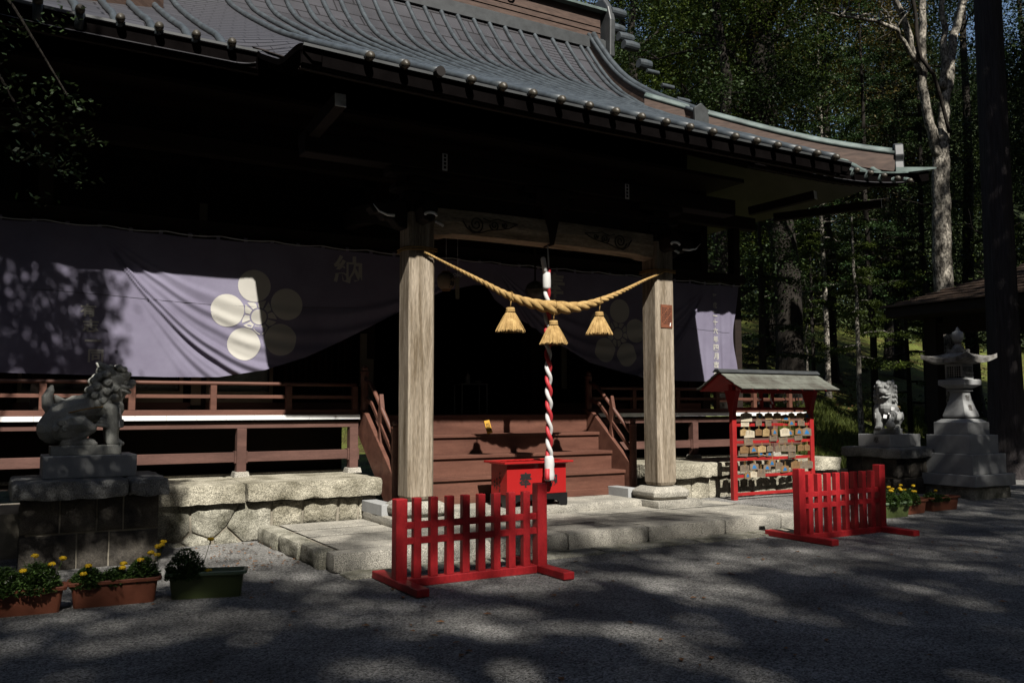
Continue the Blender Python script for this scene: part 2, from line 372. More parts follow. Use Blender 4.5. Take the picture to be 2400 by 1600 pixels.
# ------------------------------------------------------------------ rough stone blocks
def rough_block(mb, x0, y0, z0, x1, y1, z1, amp=.02, seed=0, nu=None, edge=.012, faces='frontlefttopright'):
    """a hewn block: subdivided box pushed in and out by noise, worn at its edges"""
    nx = max(3, int((x1-x0)/.045)); nyy = max(3, int((y1-y0)/.07)); nzz = max(3, int((z1-z0)/.035))
    def disp(p):
        x, y, z = p
        ex = min(x-x0, x1-x)/.05; ez = min(z-z0, z1-z)/.05; ey = min(y-y0, y1-y)/.05
        n1 = noise.fractal(V((x*4+seed*7.1, y*4, z*6)), 1.0, 2.0, 4)*amp
        cx_, cy_, cz_ = (x0+x1)/2, (y0+y1)/2, (z0+z1)/2
        sx_ = -1 if x < x0+1e-5 else (1 if x > x1-1e-5 else 0)
        sy_ = -1 if y < y0+1e-5 else (1 if y > y1-1e-5 else 0)
        sz_ = -1 if z < z0+1e-5 else (1 if z > z1-1e-5 else 0)
        k = abs(sx_)+abs(sy_)+abs(sz_)
        pull = edge*(k-1)*(1.2+noise.noise(V((x*5, y*5+seed, z*5))))
        kz = .35 if sz_ > 0 else 1
        return (x + sx_*(n1-pull), y + sy_*(n1-pull), z + sz_*(n1*kz-pull*.8))
    X = frange(x0, x1, nx); Y = frange(y0, y1, nyy); Z = frange(z0, z1, nzz)
    mb.grid(lambda u, v: disp((u, y0, v)), X, Z)
    mb.grid(lambda u, v: disp((u, y1, v)), X, Z, flip=True)
    mb.grid(lambda u, v: disp((x0, u, v)), Y, Z, flip=True)
    mb.grid(lambda u, v: disp((x1, u, v)), Y, Z)
    mb.grid(lambda u, v: disp((u, v, z1)), X, Y)

# ------------------------------------------------------------------ paved platform in front of the shrine
pl = thing('stone_platform', 'low pale granite platform with paved top in front of the shrine steps', 'platform', (6.2, 9.6, 0))
pv = MB()
random.seed(3)
rows = [(8.62, 9.05), (9.07, 9.62), (9.64, 10.2), (10.22, 10.84)]
for ri, (ya, yb) in enumerate(rows):
    x = 3.02
    while x < 9.55:
        L = random.uniform(.9, 1.5); x2 = min(9.58, x+L)
        if 9.58-x2 < .4: x2 = 9.58
        t = MB(); i0 = len(pv.v)
        dz = random.uniform(-.002, .003)
        pv.grid(lambda u, v: (u, v, .188+dz+.004*nz(u, v, 0, 3)-.008*(1-smooth(0, .02, min(u-x, x2-u, v-ya, yb-v)))), frange(x+.004, x2-.004, 24), frange(ya+.004, yb-.004, 12))
        x = x2
build('paving_slabs', pv, M['granite'], pl, sm=True)
b_ = MB(); b_.box(2.95, 8.5, .0, 9.6, 10.85, .165); build('bedding', b_, M['mortar'], pl)
xj = [2.86, 4.62, 5.62, 6.78, 8.02, 9.02, 9.62]
for i in range(len(xj)-1):
    e = MB(); rough_block(e, xj[i]+.004, 8.345, .0, xj[i+1]-.004, 8.60, .192, amp=.006, seed=i, edge=.006); build('edge_stone', e, M['granite'], pl, sm=True)
yj = [8.62, 9.3, 10.05, 10.86]
for i in range(3):
    e = MB(); rough_block(e, 2.80-.02*i, yj[i], -.02, 3.0, yj[i+1]-.006, .19, amp=.022, seed=i+20, edge=.012); build('side_stone', e, M['granite_moss'], pl, sm=True)
# flush kerb stones in front of it
xk = [2.9, 4.1, 5.9, 7.3, 8.35, 9.2]
for i in range(len(xk)-1):
    k = MB(); rough_block(k, xk[i], 7.99-.03*(i % 2), -.08, xk[i+1]-.02, 8.335, .022, amp=.008, seed=i+40, edge=.008)
    o = build('kerb_stone', k, M['granite_moss'], None, sm=True); tag(o, None, None, kind='structure')

# ------------------------------------------------------------------ the shrine hall
hall = thing('shrine_hall', 'dark wooden shrine hall under a sweeping copper roof with porch, veranda and steps', 'shrine', (6.6, 13.5, 0))
# podium: rough cap stones over wall of irregular stones
def podium(x0, x1, joints, seed):
    for i in range(len(joints)-1):
        m = MB(); rough_block(m, joints[i]+.006, 10.82+.02*math.sin(i*2.3+seed), .475+.004*i, joints[i+1]-.006, 12.3, .705, amp=.015, seed=seed+i, edge=.006)
        build('cap_stone', m, M['rough_stone'], hall, sm=True)
podium(1.66, 4.36, [1.1, 2.62, 4.36], 3)
podium(8.95, 14, [8.95, 10.14, 11.75, 13.3], 11)
for q in ((-2, 4.3), (9, 13.6)): back = MB(); back.box(q[0], 10.948, -.1, q[1], 12.2, .48); build('podium_core', back, M['mortar'], hall)
# faces of the podium wall: squared stones near the porch, polygonal ones to the left
def poly_stone(mb, poly, seed, y=10.9, amp=.02, depth=.12):
    cx = sum(p[0] for p in poly)/len(poly); cz = sum(p[1] for p in poly)/len(poly)
    n = len(poly); rings = [1.0, .96, .88, .7, .45, .2]
    base = len(mb.v); ring_n = n*6
    P = []
    for i in range(n):
        a, b = poly[i], poly[(i+1) % n]
        for k in range(6): P.append((lerp(a[0], b[0], k/6), lerp(a[1], b[1], k/6)))
    for ri, r in enumerate([1.0]+rings):
        for (px, pz) in P:
            x = cx+(px-cx)*r; z = cz+(pz-cz)*r
            if ri == 0: mb.v.append((x, y+depth, z)); continue
            bulge = .028*(1-r**4) + noise.fractal(V((x*5+seed, seed*3, z*5)), 1, 2, 4)*amp
            mb.v.append((x, y+.03-bulge, z))
    R = len(rings)+1
    for i in range(R-1):
        for k in range(ring_n):
            mb.f.append((base+i*ring_n+k, base+i*ring_n+(k+1) % ring_n, base+(i+1)*ring_n+(k+1) % ring_n, base+(i+1)*ring_n+k)); mb.m.append(0)
    mb.f.append(tuple(base+(R-1)*ring_n+k for k in range(ring_n))); mb.m.append(0)
stones = [[(2.98,.14),(3.34,.16),(3.33,.47),(2.96,.47)], [(3.36,.17),(3.78,.17),(3.80,.46),(3.36,.46)], [(3.82,.17),(4.06,.17),(4.08,.46),(3.83,.46)], [(4.09,.17),(4.32,.17),(4.32,.46),(4.1,.46)],
    [(2.62,.0),(2.94,.02),(2.94,.47),(2.58,.47),(2.42,.2)],
    [(2.02,.16),(2.25,.06),(2.4,.19),(2.56,.47),(2.0,.47)], [(1.62,.1),(1.88,.06),(1.99,.17),(1.98,.47),(1.6,.47)],
    [(1.9,.04),(2.0,-.03),(2.22,-.03),(2.24,.05),(2.02,.14)], [(2.27,.05),(2.3,-.04),(2.6,-.04),(2.42,.17)], [(1.3,-.03),(1.97,-.04),(1.87,.04),(1.6,.08)]]
for i, p in enumerate(stones):
    m = MB(); poly_stone(m, p, i*1.7); build('wall_stone', m, M['rough_stone'] if i < 4 else M['granite_moss'], hall, sm=True)
xr = [8.97, 9.45, 9.78, 10.15, 10.6, 11.15, 11.7, 12.4, 13.1]
for i in range(len(xr)-1):
    m = MB(); poly_stone(m, [(xr[i]+.008,.12),(xr[i+1]-.008,.12),(xr[i+1]-.008,.465),(xr[i]+.008,.465)], 50+i*1.3, amp=.016)
    build('wall_stone', m, M['rough_stone'], hall, sm=True)

# ---- porch posts
for nm_x in (4.33, 8.24):
    m = MB(); c = .028; x0, x1, y0, y1 = nm_x, nm_x+.345, 9.9, 10.245
    def ring(i, z): return [(x0+c+i, y0+i, z), (x1-c-i, y0+i, z), (x1-i, y0+c+i, z), (x1-i, y1-c-i, z), (x1-c-i, y1-i, z), (x0+c+i, y1-i, z), (x0+i, y1-c-i, z), (x0+i, y0+c+i, z)]
    R = [ring(.045, .475), ring(.02, .49), ring(.0, .53), ring(0, 4.05)]
    vs = sum(R, []); fs = [tuple(range(8))[::-1], tuple(range(24, 32))]
    for i in range(3):
        for k in range(8): fs.append((i*8+k, i*8+(k+1) % 8, i*8+8+(k+1) % 8, i*8+8+k))
    m.add(vs, fs); p = build('porch_post', m, M['post_wood'], hall)
    cx, cy = nm_x+.1725, 10.0725
    s_ = MB(); s_.lathe([(.27,.29),(.36,.31),(.40,.36),(.41,.41),(.395,.435),(.30,.465),(.24,.476)], (cx, cy, 0), 8, 0, .5, 1.0, 1.0)
    # squarer plinth
    s2 = MB()
    for (hw, z, cc) in [(.27,.29,.07),(.33,.335,.09),(.335,.40,.09),(.30,.435,.08),(.235,.47,.05)]:
        s2.v += [(cx-hw+cc, cy-hw, z),(cx+hw-cc, cy-hw, z),(cx+hw, cy-hw+cc, z),(cx+hw, cy+hw-cc, z),(cx+hw-cc, cy+hw, z),(cx-hw+cc, cy+hw, z),(cx-hw, cy+hw-cc, z),(cx-hw, cy-hw+cc, z)]
    for i in range(4):
        for k in range(8): s2.f.append((i*8+k, i*8+(k+1) % 8, i*8+8+(k+1) % 8, i*8+8+k)); s2.m.append(0)
    s2.f.append(tuple(range(32, 40))); s2.m.append(0)
    o = build('plinth', s2, M['granite'], hall, bev=.012, seg=2, fix=True)
# pads and granite side blocks, stone step
for (a, b, c_, d) in ((4.09, 9.71, 4.97, 10.86), (8.06, 9.70, 8.9, 10.86)):
    m = MB(); rough_block(m, a, b, .15, c_, d, .29, amp=.007, seed=a, edge=.008); build('post_pad', m, M['granite'], hall, sm=True)
for (a, b, c_, d) in ((4.10, 10.18, 4.30, 10.86), (8.04, 10.36, 8.22, 10.86)):
    m = MB(); m.box(a, b, .285, c_, d, .425); build('side_block', m, M['grey_granite'], hall, bev=.004)
m = MB(); rough_block(m, 4.99, 10.02, .15, 8.04, 10.86, .302, amp=.006, seed=9, edge=.008); build('step_stone', m, M['granite'], hall, sm=True)

# ---- wooden staircase
st = MB()
SY = [10.84, 11.17, 11.51, 11.85]; SZ = [.66, .94, 1.225, 1.505]
for i in range(3):
    t = MB(); t.box(4.58, SY[i], SZ[i]-.05, 8.32+.05, SY[i]+.36, SZ[i]); build('stair_tread', t, M['brown'], hall, bev=.005)
rz = [(10.875, .30, .612), (11.205, .66, .892), (11.545, .94, 1.177), (11.875, 1.225, 1.50)]
for y, za, zb in rz:
    t = MB(); t.box(4.58, y, za, 8.37, y+.03, zb); build('stair_riser', t, M['brown'], hall)
t = MB(); t.box(4.58, 10.845, .295, 8.37, 10.875, .395); build('stair_skirt', t, M['brown'], hall, bev=.003)
for x0, x1 in ((4.46, 4.57), (8.38, 8.49)):
    m = MB(); m.prism([(10.70,.31),(10.72,.74),(11.72,1.53),(11.93,1.60),(12.02,1.60),(12.02,1.24),(11.2,.56),(10.95,.31)], lambda u, v, d: (d, u, v), x0, x1)
    build('stair_stringer', m, M['brown'], hall, bev=.006, fix=True)
    xc = (x0+x1)/2
    m = MB(); m.tube([(xc, 10.74, 1.185), (xc, 11.52, 1.845), (xc, 11.66, 1.955), (xc, 11.88, 2.03)], .03, 10); build('stair_handrail', m, M['brown'], hall, sm=True)
    m = MB(); m.bar((xc, 10.74, .935), (xc, 11.60, 1.68), .045, .06); m.bar((xc, 11.60, 1.68), (xc, 11.84, 1.735), .045, .06); build('stair_midrail', m, M['brown'], hall, bev=.006)
    m = MB(); m.prism([(11.22,1.10),(11.25,1.35),(11.19,1.55),(11.255,1.80),(11.31,1.55),(11.285,1.35),(11.32,1.18)], lambda u, v, d: (d, u, v), xc-.028, xc+.028)
    build('stair_strut', m, M['brown'], hall, fix=True)
    for (py, pz0, pz1) in ((10.735, .30, 1.33), (11.90, 1.5, 2.10)):
        m = MB(); m.lathe([(.056, 0), (.056, pz1-pz0), (.064, pz1-pz0+.005), (.064, pz1-pz0+.03), (.04, pz1-pz0+.045), (.05, pz1-pz0+.075), (.036, pz1-pz0+.105), (.005, pz1-pz0+.125)], (xc, py, pz0), 14)
        build('newel_post', m, M['brown'], hall, sm=False, bev=0)

# ---- veranda
for side in (0, 1):
    xs_ = [4.43-.37*i for i in range(19)] if side == 0 else [8.52+.37*i for i in range(14)]
    for x in xs_:
        a, b = (x-.366, x) if side == 0 else (x, x+.366)
        m = MB(); m.box(a, 11.853, 1.462, b, 13.35, 1.508); m.add([(a,11.84,1.458),(b,11.84,1.458),(b,11.84,1.519),(a,11.84,1.519),(a,11.853,1.458),(b,11.853,1.458),(b,11.853,1.519),(a,11.853,1.519)],
            [(0,1,2,3),(0,4,5,1),(3,2,6,7),(0,3,7,4),(1,5,6,2)], 1)
        build('floor_board', m, [M['brown'], M['white_paint']], hall)
    x0, x1 = (-2.4, 4.43) if side == 0 else (8.52, 13.55)
    p = MB(); p.box(x0, 11.9, 1.345, x1, 12.0, 1.425); build('floor_beam', p, M['brown_dull'], hall, bev=.004)
    p = MB(); p.box(x0, 11.93, .90, x1, 12.0, 1.03); build('tie_beam', p, M['brown_dull'], hall, bev=.004)
    p = MB(); p.box(x0, 11.90, 1.513, x1, 11.985, 1.59); build('ground_rail', p, M['brown'], hall, bev=.004)
    p = MB(); p.box(x0, 11.915, 1.742, x1, 11.965, 1.79); build('middle_rail', p, M['brown'], hall, bev=.004)
    hx0, hx1 = (-2.6, 4.4) if side == 0 else (8.55, 13.6)
    p = MB(); p.tube([(hx0+(hx1-hx0)*i/12, 11.94, 1.94) for i in range(13)], .026, 10); build('top_rail', p, M['brown'], hall, sm=True)
    posts_ = [-1.45, -.5, .45, 1.44, 2.43, 3.43, 4.38] if side == 0 else [9.40, 10.38, 11.32, 12.26, 13.21]
    for x in posts_:
        p = MB(); p.box(x-.04, 11.90, 1.59, x+.04, 11.98, 1.915); build('rail_post', p, M['brown'], hall, bev=.004)
    lower = [-1.1, .9, 2.80, 4.36] if side == 0 else [8.75, 10.75, 12.75]
    for x in lower:
        p = MB(); p.box(x-.062, 11.88, .77, x+.062, 12.005, 1.345); build('floor_post', p, M['brown_dull'], hall, bev=.005)
        p = MB(); p.box(x-.085, 11.905, .885, x+.085, 12.0, 1.045); build('post_wedge', p, M['brown_dull'], hall, bev=.003)
        p = MB(); p.sq([(.105, 0), (.09, .075)], (x, 11.94, .70)); build('post_footing', p, M['granite'], hall, bev=.006)
    ss = MB(); ss.box(x0+.1, 12.14, .70, x1-.1, 12.26, .735); build('sill_stone', ss, M['granite'], hall, bev=.004)
    # dark board under the floor further back
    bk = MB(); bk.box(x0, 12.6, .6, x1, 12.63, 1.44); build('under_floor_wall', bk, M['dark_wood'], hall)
fl = MB(); fl.box(4.44, 11.878, 1.46, 8.51, 13.35, 1.507); build('landing', fl, M['brown'], hall, bev=.004)
# return railing at the far right of the veranda
p = MB()
p.tube([(13.3, 11.6+.5*i, 1.94) for i in range(9)], .026, 8); build('top_rail', p, M['brown'], hall, sm=True)
for zz in (1.76, 1.55):
    p = MB(); p.box(13.27, 11.9, zz-.03, 13.33, 15.5, zz+.03); build('middle_rail', p, M['brown'], hall)

# ---- hall wall behind the curtain
WY = 13.4
wall = MB(); wall.box(-2.2, WY+.12, 1.4, 5.2, WY+.2, 6.2); wall.box(8.15, WY+.12, 1.4, 12.4, WY+.2, 6.2); wall.box(5.2, WY+.12, 4.2, 8.15, WY+.2, 6.2)
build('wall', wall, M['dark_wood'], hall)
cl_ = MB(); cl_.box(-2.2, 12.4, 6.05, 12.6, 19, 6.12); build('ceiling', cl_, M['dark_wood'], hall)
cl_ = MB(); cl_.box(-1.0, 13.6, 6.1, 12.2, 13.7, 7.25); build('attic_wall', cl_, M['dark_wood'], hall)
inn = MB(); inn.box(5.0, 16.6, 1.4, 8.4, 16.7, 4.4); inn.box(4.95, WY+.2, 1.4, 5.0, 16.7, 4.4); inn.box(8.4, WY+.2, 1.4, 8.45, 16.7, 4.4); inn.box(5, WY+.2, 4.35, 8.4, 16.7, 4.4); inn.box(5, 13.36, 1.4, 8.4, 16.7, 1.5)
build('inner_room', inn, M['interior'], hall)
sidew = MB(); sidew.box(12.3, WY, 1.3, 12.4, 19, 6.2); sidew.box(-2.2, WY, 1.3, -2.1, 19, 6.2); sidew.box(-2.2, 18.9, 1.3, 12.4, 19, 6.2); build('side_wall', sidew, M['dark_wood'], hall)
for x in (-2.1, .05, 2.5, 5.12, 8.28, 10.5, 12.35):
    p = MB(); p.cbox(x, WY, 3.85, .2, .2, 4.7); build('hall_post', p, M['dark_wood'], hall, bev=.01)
for x in (2.5, 5.0, 8.85, .45):
    p = MB(); p.box(x-.055, WY-.16, 4.12 if x < 3 else 1.95, x+.055, WY-.13, 4.62 if x < 3 else 2.8); build('name_board', p, M['win_frame'], hall)
# sliding window frames seen under the curtain, baseboard with diamond plate
p = MB(); p.box(-2.1, WY-.03, 1.5, 5.0, WY+.04, 1.70); build('baseboard', p, M['brown'], hall, bev=.004)
p = MB(); p.box(8.4, WY-.03, 1.5, 12.3, WY+.04, 1.70); build('baseboard', p, M['brown'], hall, bev=.004)
for (a, b) in ((-1.95, -.1), (.2, 2.30), (2.62, 3.60)):
    w_ = MB()
    for (q0, q1, r0, r1) in ((a, b, 1.70, 1.76), (a, b, 1.80, 1.86), (a, a+.05, 1.86, 4.0), (b-.05, b, 1.86, 4.0), (a, b, 4.0, 4.06)): w_.box(q0, WY-.02, r0, q1, WY+.03, r1)
    o = build('window', w_, M['win_frame'], hall)
    gl = MB(); gl.box(a+.05, WY+.035, 1.80, b-.05, WY+.045, 4.0); build('pane', gl, M['glass_dark'], o)
    for k in range(int((b-a)/.11)):
        if a > 2.6: g2 = MB(); g2.box(a+.08+k*.1, WY+.06, 1.85, a+.105+k*.1, WY+.08, 4.0); build('lattice_bar', g2, M['win_frame'], o)
for x in (2.46, 5.12):
    p = MB(); p.box(x-.07, WY-.115, 1.66, x+.07, WY-.101, 2.4); build('post_cladding', p, M['win_frame'], hall)
p = MB(); p.add([(2.34,WY-.04,1.625),(2.47,WY-.055,1.575),(2.60,WY-.04,1.625),(2.47,WY-.055,1.675),(2.47,WY-.035,1.625)], [(0,1,2,3)]); p.sphere((2.47, WY-.06, 1.625), .02, 10); build('diamond_plate', p, M['brass'], hall)
for (xa, xb, nb) in ((3.7, 4.95, 12), (8.45, 12.1, 34)):
    for k in range(nb):
        x = xa+(xb-xa)*k/nb; g2 = MB(); g2.box(x, WY+.04, 1.7, x+.035, WY+.075, 4.1); build('lattice_bar', g2, M['dark_wood'], hall)
p = MB(); p.box(-2.2, WY-.08, 4.25, 12.4, WY+.1, 4.55); p.box(-2.2, WY-.1, 5.2, 12.4, WY+.1, 5.45); build('lintel_beam', p, M['dark_wood'], hall, bev=.01)
# outer line of veranda posts carrying the curtain string and the eaves beam
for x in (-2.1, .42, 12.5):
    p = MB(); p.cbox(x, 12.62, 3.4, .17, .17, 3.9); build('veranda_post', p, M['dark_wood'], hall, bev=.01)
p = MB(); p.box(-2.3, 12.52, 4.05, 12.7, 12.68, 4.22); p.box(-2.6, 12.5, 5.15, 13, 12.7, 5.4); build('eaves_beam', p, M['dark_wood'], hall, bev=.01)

# ---- rainbow beam with cloud carving
def arch_z(x): return .045*(1-((x-6.455)/1.78)**2)
m = MB(); n_ = 40
for i in range(n_+1):
    x = 4.66+(8.25-4.66)*i/n_; t = abs(x-6.455)/1.8; zt = 4.17+.02*(1-t*t); zb = 3.80+.03*(1-t**4) - (.02 if t > .86 else 0)
    for y, z in ((9.96, zb+.02), (9.94, (zb+zt)/2), (9.96, zt-.02), (10.18, zt), (10.18, zb)): m.v.append((x, y, z))
for i in range(n_):
    for k in range(5): m.f.append((i*5+k, (i+1)*5+k, (i+1)*5+(k+1) % 5, i*5+(k+1) % 5)); m.m.append(0)
rb = build('rainbow_beam', m, M['beam_wood'], hall, fix=True)
cv = MB()
def spiral(cx, cz, r, turns, sgn, y=9.932, w_=.009, a0=0.0):
    pts = [(cx+sgn*(r*(1-.85*t/40))*math.cos(a0+turns*2*math.pi*t/40), y, cz+(r*(1-.85*t/40))*math.sin(a0+turns*2*math.pi*t/40)) for t in range(41)]
    cv.tube(pts, w_, 6)
for s_, cx in ((1, 5.28), (-1, 7.62)):
    cv = MB()
    spiral(cx, 3.99, .115, 2.0, s_, a0=3.4); spiral(cx+s_*.27, 4.0, .07, 1.7, s_, a0=3.0); spiral(cx+s_*.43, 4.02, .04, 1.4, s_, a0=2.8)
    cv.tube([(cx-s_*.2, 9.93, 4.02), (cx-s_*.14, 9.93, 3.93), (cx-s_*.05, 9.93, 3.87), (cx+s_*.07, 9.93, 3.885), (cx+s_*.2, 9.93, 3.93), (cx+s_*.34, 9.93, 3.95), (cx+s_*.5, 9.93, 3.985), (cx+s_*.62, 9.93, 4.05)], .008, 6)
    cv.tube([(cx+s_*.1, 9.93, 4.08), (cx+s_*.2, 9.93, 4.05), (cx+s_*.32, 9.93, 4.09), (cx+s_*.42, 9.93, 4.07), (cx+s_*.52, 9.93, 4.06), (cx+s_*.62, 9.93, 4.05)], .007, 6)
    build('cloud_carving', cv, M['carve'], rb, sm=True)
# upper beams, bracket sets and carved strut
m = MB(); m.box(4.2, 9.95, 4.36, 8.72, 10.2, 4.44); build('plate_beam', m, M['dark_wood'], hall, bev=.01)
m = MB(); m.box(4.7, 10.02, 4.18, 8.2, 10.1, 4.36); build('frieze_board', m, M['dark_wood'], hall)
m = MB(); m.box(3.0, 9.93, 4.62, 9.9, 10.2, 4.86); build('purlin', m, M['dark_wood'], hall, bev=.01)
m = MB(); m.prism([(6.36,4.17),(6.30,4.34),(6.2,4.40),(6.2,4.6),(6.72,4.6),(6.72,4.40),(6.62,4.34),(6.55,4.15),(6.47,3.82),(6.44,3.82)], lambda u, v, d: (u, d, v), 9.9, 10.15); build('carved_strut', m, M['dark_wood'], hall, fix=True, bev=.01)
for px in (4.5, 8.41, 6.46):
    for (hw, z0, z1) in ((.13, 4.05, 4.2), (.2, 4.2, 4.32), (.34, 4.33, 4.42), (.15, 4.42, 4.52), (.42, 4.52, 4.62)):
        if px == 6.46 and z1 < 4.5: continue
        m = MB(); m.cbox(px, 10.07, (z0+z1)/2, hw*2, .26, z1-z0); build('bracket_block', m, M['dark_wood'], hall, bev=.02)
# elephant-head nosings with white tusks and ruffs, left and right of the posts
def nosing(px, sx):
    m = MB(); m.prism([(0,-.16),(0,.17),(.16,.2),(.30,.13),(.40,.16),(.50,.08),(.44,.0),(.36,.02),(.30,-.06),(.2,-.05),(.12,-.14)], lambda u, v, d: (px+sx*u, d, 4.0+v), 9.98, 10.17)
    nn = build('carved_nosing', m, M['dark_wood'], hall, fix=True, bev=.02, seg=2)
    t = MB(); t.tube([(px+sx*.20, 9.93, 3.98), (px+sx*.30, 9.90, 3.97), (px+sx*.42, 9.88, 4.0), (px+sx*.50, 9.87, 4.08)], [.018,.016,.011,.003], 8); build('tusk', t, M['white_paint'], nn, sm=True)
nosing(4.33, -1); nosing(8.59, 1)
for px in (4.5, 8.41):
    f = MB(); f.prism([(-.09,-.1),(-.11,.05),(-.04,.16),(.06,.15),(.11,.04),(.06,-.1),(0,-.14)], lambda u, v, d: (px+u, d, 4.02+v), 9.66, 9.92)
    nn = build('carved_nosing', f, M['dark_wood'], hall, fix=True, bev=.02, seg=2)
    r_ = MB()
    for i in range(9):
        a = math.pi*(.05+.9*i/8); r_.sphere((px+.075*math.cos(a), 9.655, 3.975+.03*math.sin(a)), .019, 8)
    for i in range(4): r_.sphere((px+.20+.03*i, 9.93, 3.96-.012*i), .02, 8)
    build('white_mane', r_, M['white_paint'], nn, sm=True)
# curved tie beams from the porch posts back to the hall
for px in (4.5, 8.41):
    m = MB(); pts = [(px, 10.2+.5*i, 3.95+.5*math.sin(i/5*math.pi*.55)) for i in range(6)]
    for i in range(5): m.bar(pts[i], pts[i+1], .16, .26)
    build('shrimp_beam', m, M['dark_wood'], hall)
# projecting bracket arms with white painted ends
for (x, y, z, ln, dx) in ((3.1, 9.0, 4.96, 1.5, 0), (12.7, 10.75, 5.46, 1.3, -.35), (14.55, 10.75, 5.52, 1.7, -.75)):
    a = V((x, y, z)); b = V((x+dx*ln, y+ln*.9, z-.12)); m = MB(); m.bar(a, b, .13, .15); o = build('bracket_arm', m, M['dark_wood'], hall)
    d = (a-b).normalized(); e = MB(); e.bar(a+d*.002, a+d*.012, .125, .145); build('white_end', e, M['white_paint'], o)
# paper votive slips pasted on the porch beam
for x, z in ((4.82, 4.745), (7.75, 4.73)):
    s_ = MB(); s_.box(x-.035, 9.924, z-.11, x+.035, 9.929, z+.11); s_.m = [0]*len(s_.f)
    for k in range(4):
        s_.box(x-.018, 9.921, z-.085+.05*k, x+.018, 9.924, z-.05+.05*k, 1)
    sl = build('votive_slip', s_, [M['paper'], M['ink']], hall)

# ------------------------------------------------------------------ roof
PY = [10.3, 11.79, 13.1, 14.2, 15.0, 15.55, 15.95, 16.35, 16.75]; PZ = [5.87, 6.60, 7.29, 7.90, 8.42, 8.87, 9.32, 9.82, 10.42]
KY = [8.4, 9.2, 10.6, 12.0, 13.75, 15.0, 15.55, 15.95, 16.35, 16.75]; KZ = [5.20, 5.56, 6.21, 6.88, 7.80, 8.50, 8.92, 9.34, 9.82, 10.42]
def sm_interp(X, Z, y):
    return (interp(X, Z, y-.35)+interp(X, Z, y)*2+interp(X, Z, y+.35))/4 if X[0]+.4 < y < X[-1]-.3 else interp(X, Z, y)
RX0, RX1 = -1.75, 14.95
def upturn(x, d): 
    c = abs(x-6.6)/8.35
    return .22*max(0, (c-.72)/.28)**2*max(0, 1-d/4.0) + .03*max(0, (c-.4))*max(0, 1-d/4)
def zmain(x, y): return sm_interp(PY, PZ, y) + upturn(x, y-10.3)
def zk(x, y): return sm_interp(KY, KZ, y) + .05*((x-6.6)/3.9)**2*max(0, 1-(y-8.4)/3)*(1 if x < 6.6 else .2)
def zroof(x, y):
    a = smooth(2.25, 3.12, x)*(1-smooth(10.35, 11.2, x))
    if y >= 10.3: return lerp(zmain(x, y), zk(x, y), a)
    # verge curl of the porch roof: dips towards its outer edge
    return zk(x, y)
def verge_dip(x, y):
    e = 0
    if y < 11.2:
        dl = smooth(3.15, 2.5, x) if x < 6 else smooth(10.42, 10.78, x)
        e = -.24*dl*smooth(8.4, 9.4, y)*(1-smooth(10.0, 11.2, y))
    return e
roof = build('roof', MB().add([(0,16.7,9.9),(12,16.7,9.9),(12,17.5,9.9),(0,17.5,9.9)], [(0,1,2,3)]), M['copper_flat'], hall)
def slopez(x, y): return zroof(x, y)+verge_dip(x, y)
YS = frange(10.3, 16.75, 40)
GX0, GX1 = 1.0, 12.2          # the upper gabled part
s1 = MB(); s1.grid(lambda u, v: (u, v, slopez(u, v)), frange(3.15, 10.42, 60), frange(8.4, 16.75, 50)); build('main_slope', s1, M['roof_sheet'], roof, sm=True)
s1 = MB(); s1.grid(lambda u, v: (u, v, slopez(u, v)), frange(GX0, 2.2, 8), YS)
build('main_slope', s1, M['roof_sheet'], roof, sm=True); s1 = MB()
s1.grid(lambda u, v: (u, v, slopez(u, v)), frange(11.2, GX1, 8), YS)
build('main_slope', s1, M['roof_sheet'], roof, sm=True); s1 = MB()
def hipfn(u, t):      # outer parts run only up to the hip line
    ymax = 10.3 + ((RX1-u) if u > 6 else (u-RX0)); ymax = max(10.3001, min(ymax, 16.75 if GX0 <= u <= GX1 else 13.5))
    y = lerp(10.3, ymax, t); return (u, y, slopez(u, y))
s1.grid(hipfn, frange(GX1, RX1, 20), frange(0, 1, 14)); build('main_slope', s1, M['roof_sheet'], roof, sm=True); s1 = MB(); s1.grid(hipfn, frange(RX0, GX0, 20), frange(0, 1, 14))
build('main_slope', s1, M['roof_sheet'], roof, sm=True)
for (a, b) in ((2.2, 3.15), (10.42, 11.2)):
    s1 = MB(); s1.grid(lambda u, v: (u, v, slopez(u, v)), frange(a, b, 24), frange(10.3, 16.75, 70))
    if a < 5:
        s1.grid(lambda u, v: (lerp(2.50, 3.15, u), v, slopez(lerp(2.50, 3.15, u), v)), frange(0, 1, 12), frange(8.4, 10.3, 24))
    else:
        s1.grid(lambda u, v: (lerp(10.42, 10.72, u), v, slopez(lerp(10.42, 10.72, u), v)), frange(0, 1, 8), frange(8.4, 10.3, 24))
    build('curled_verge', s1, M['roof_wave'], roof, sm=True)
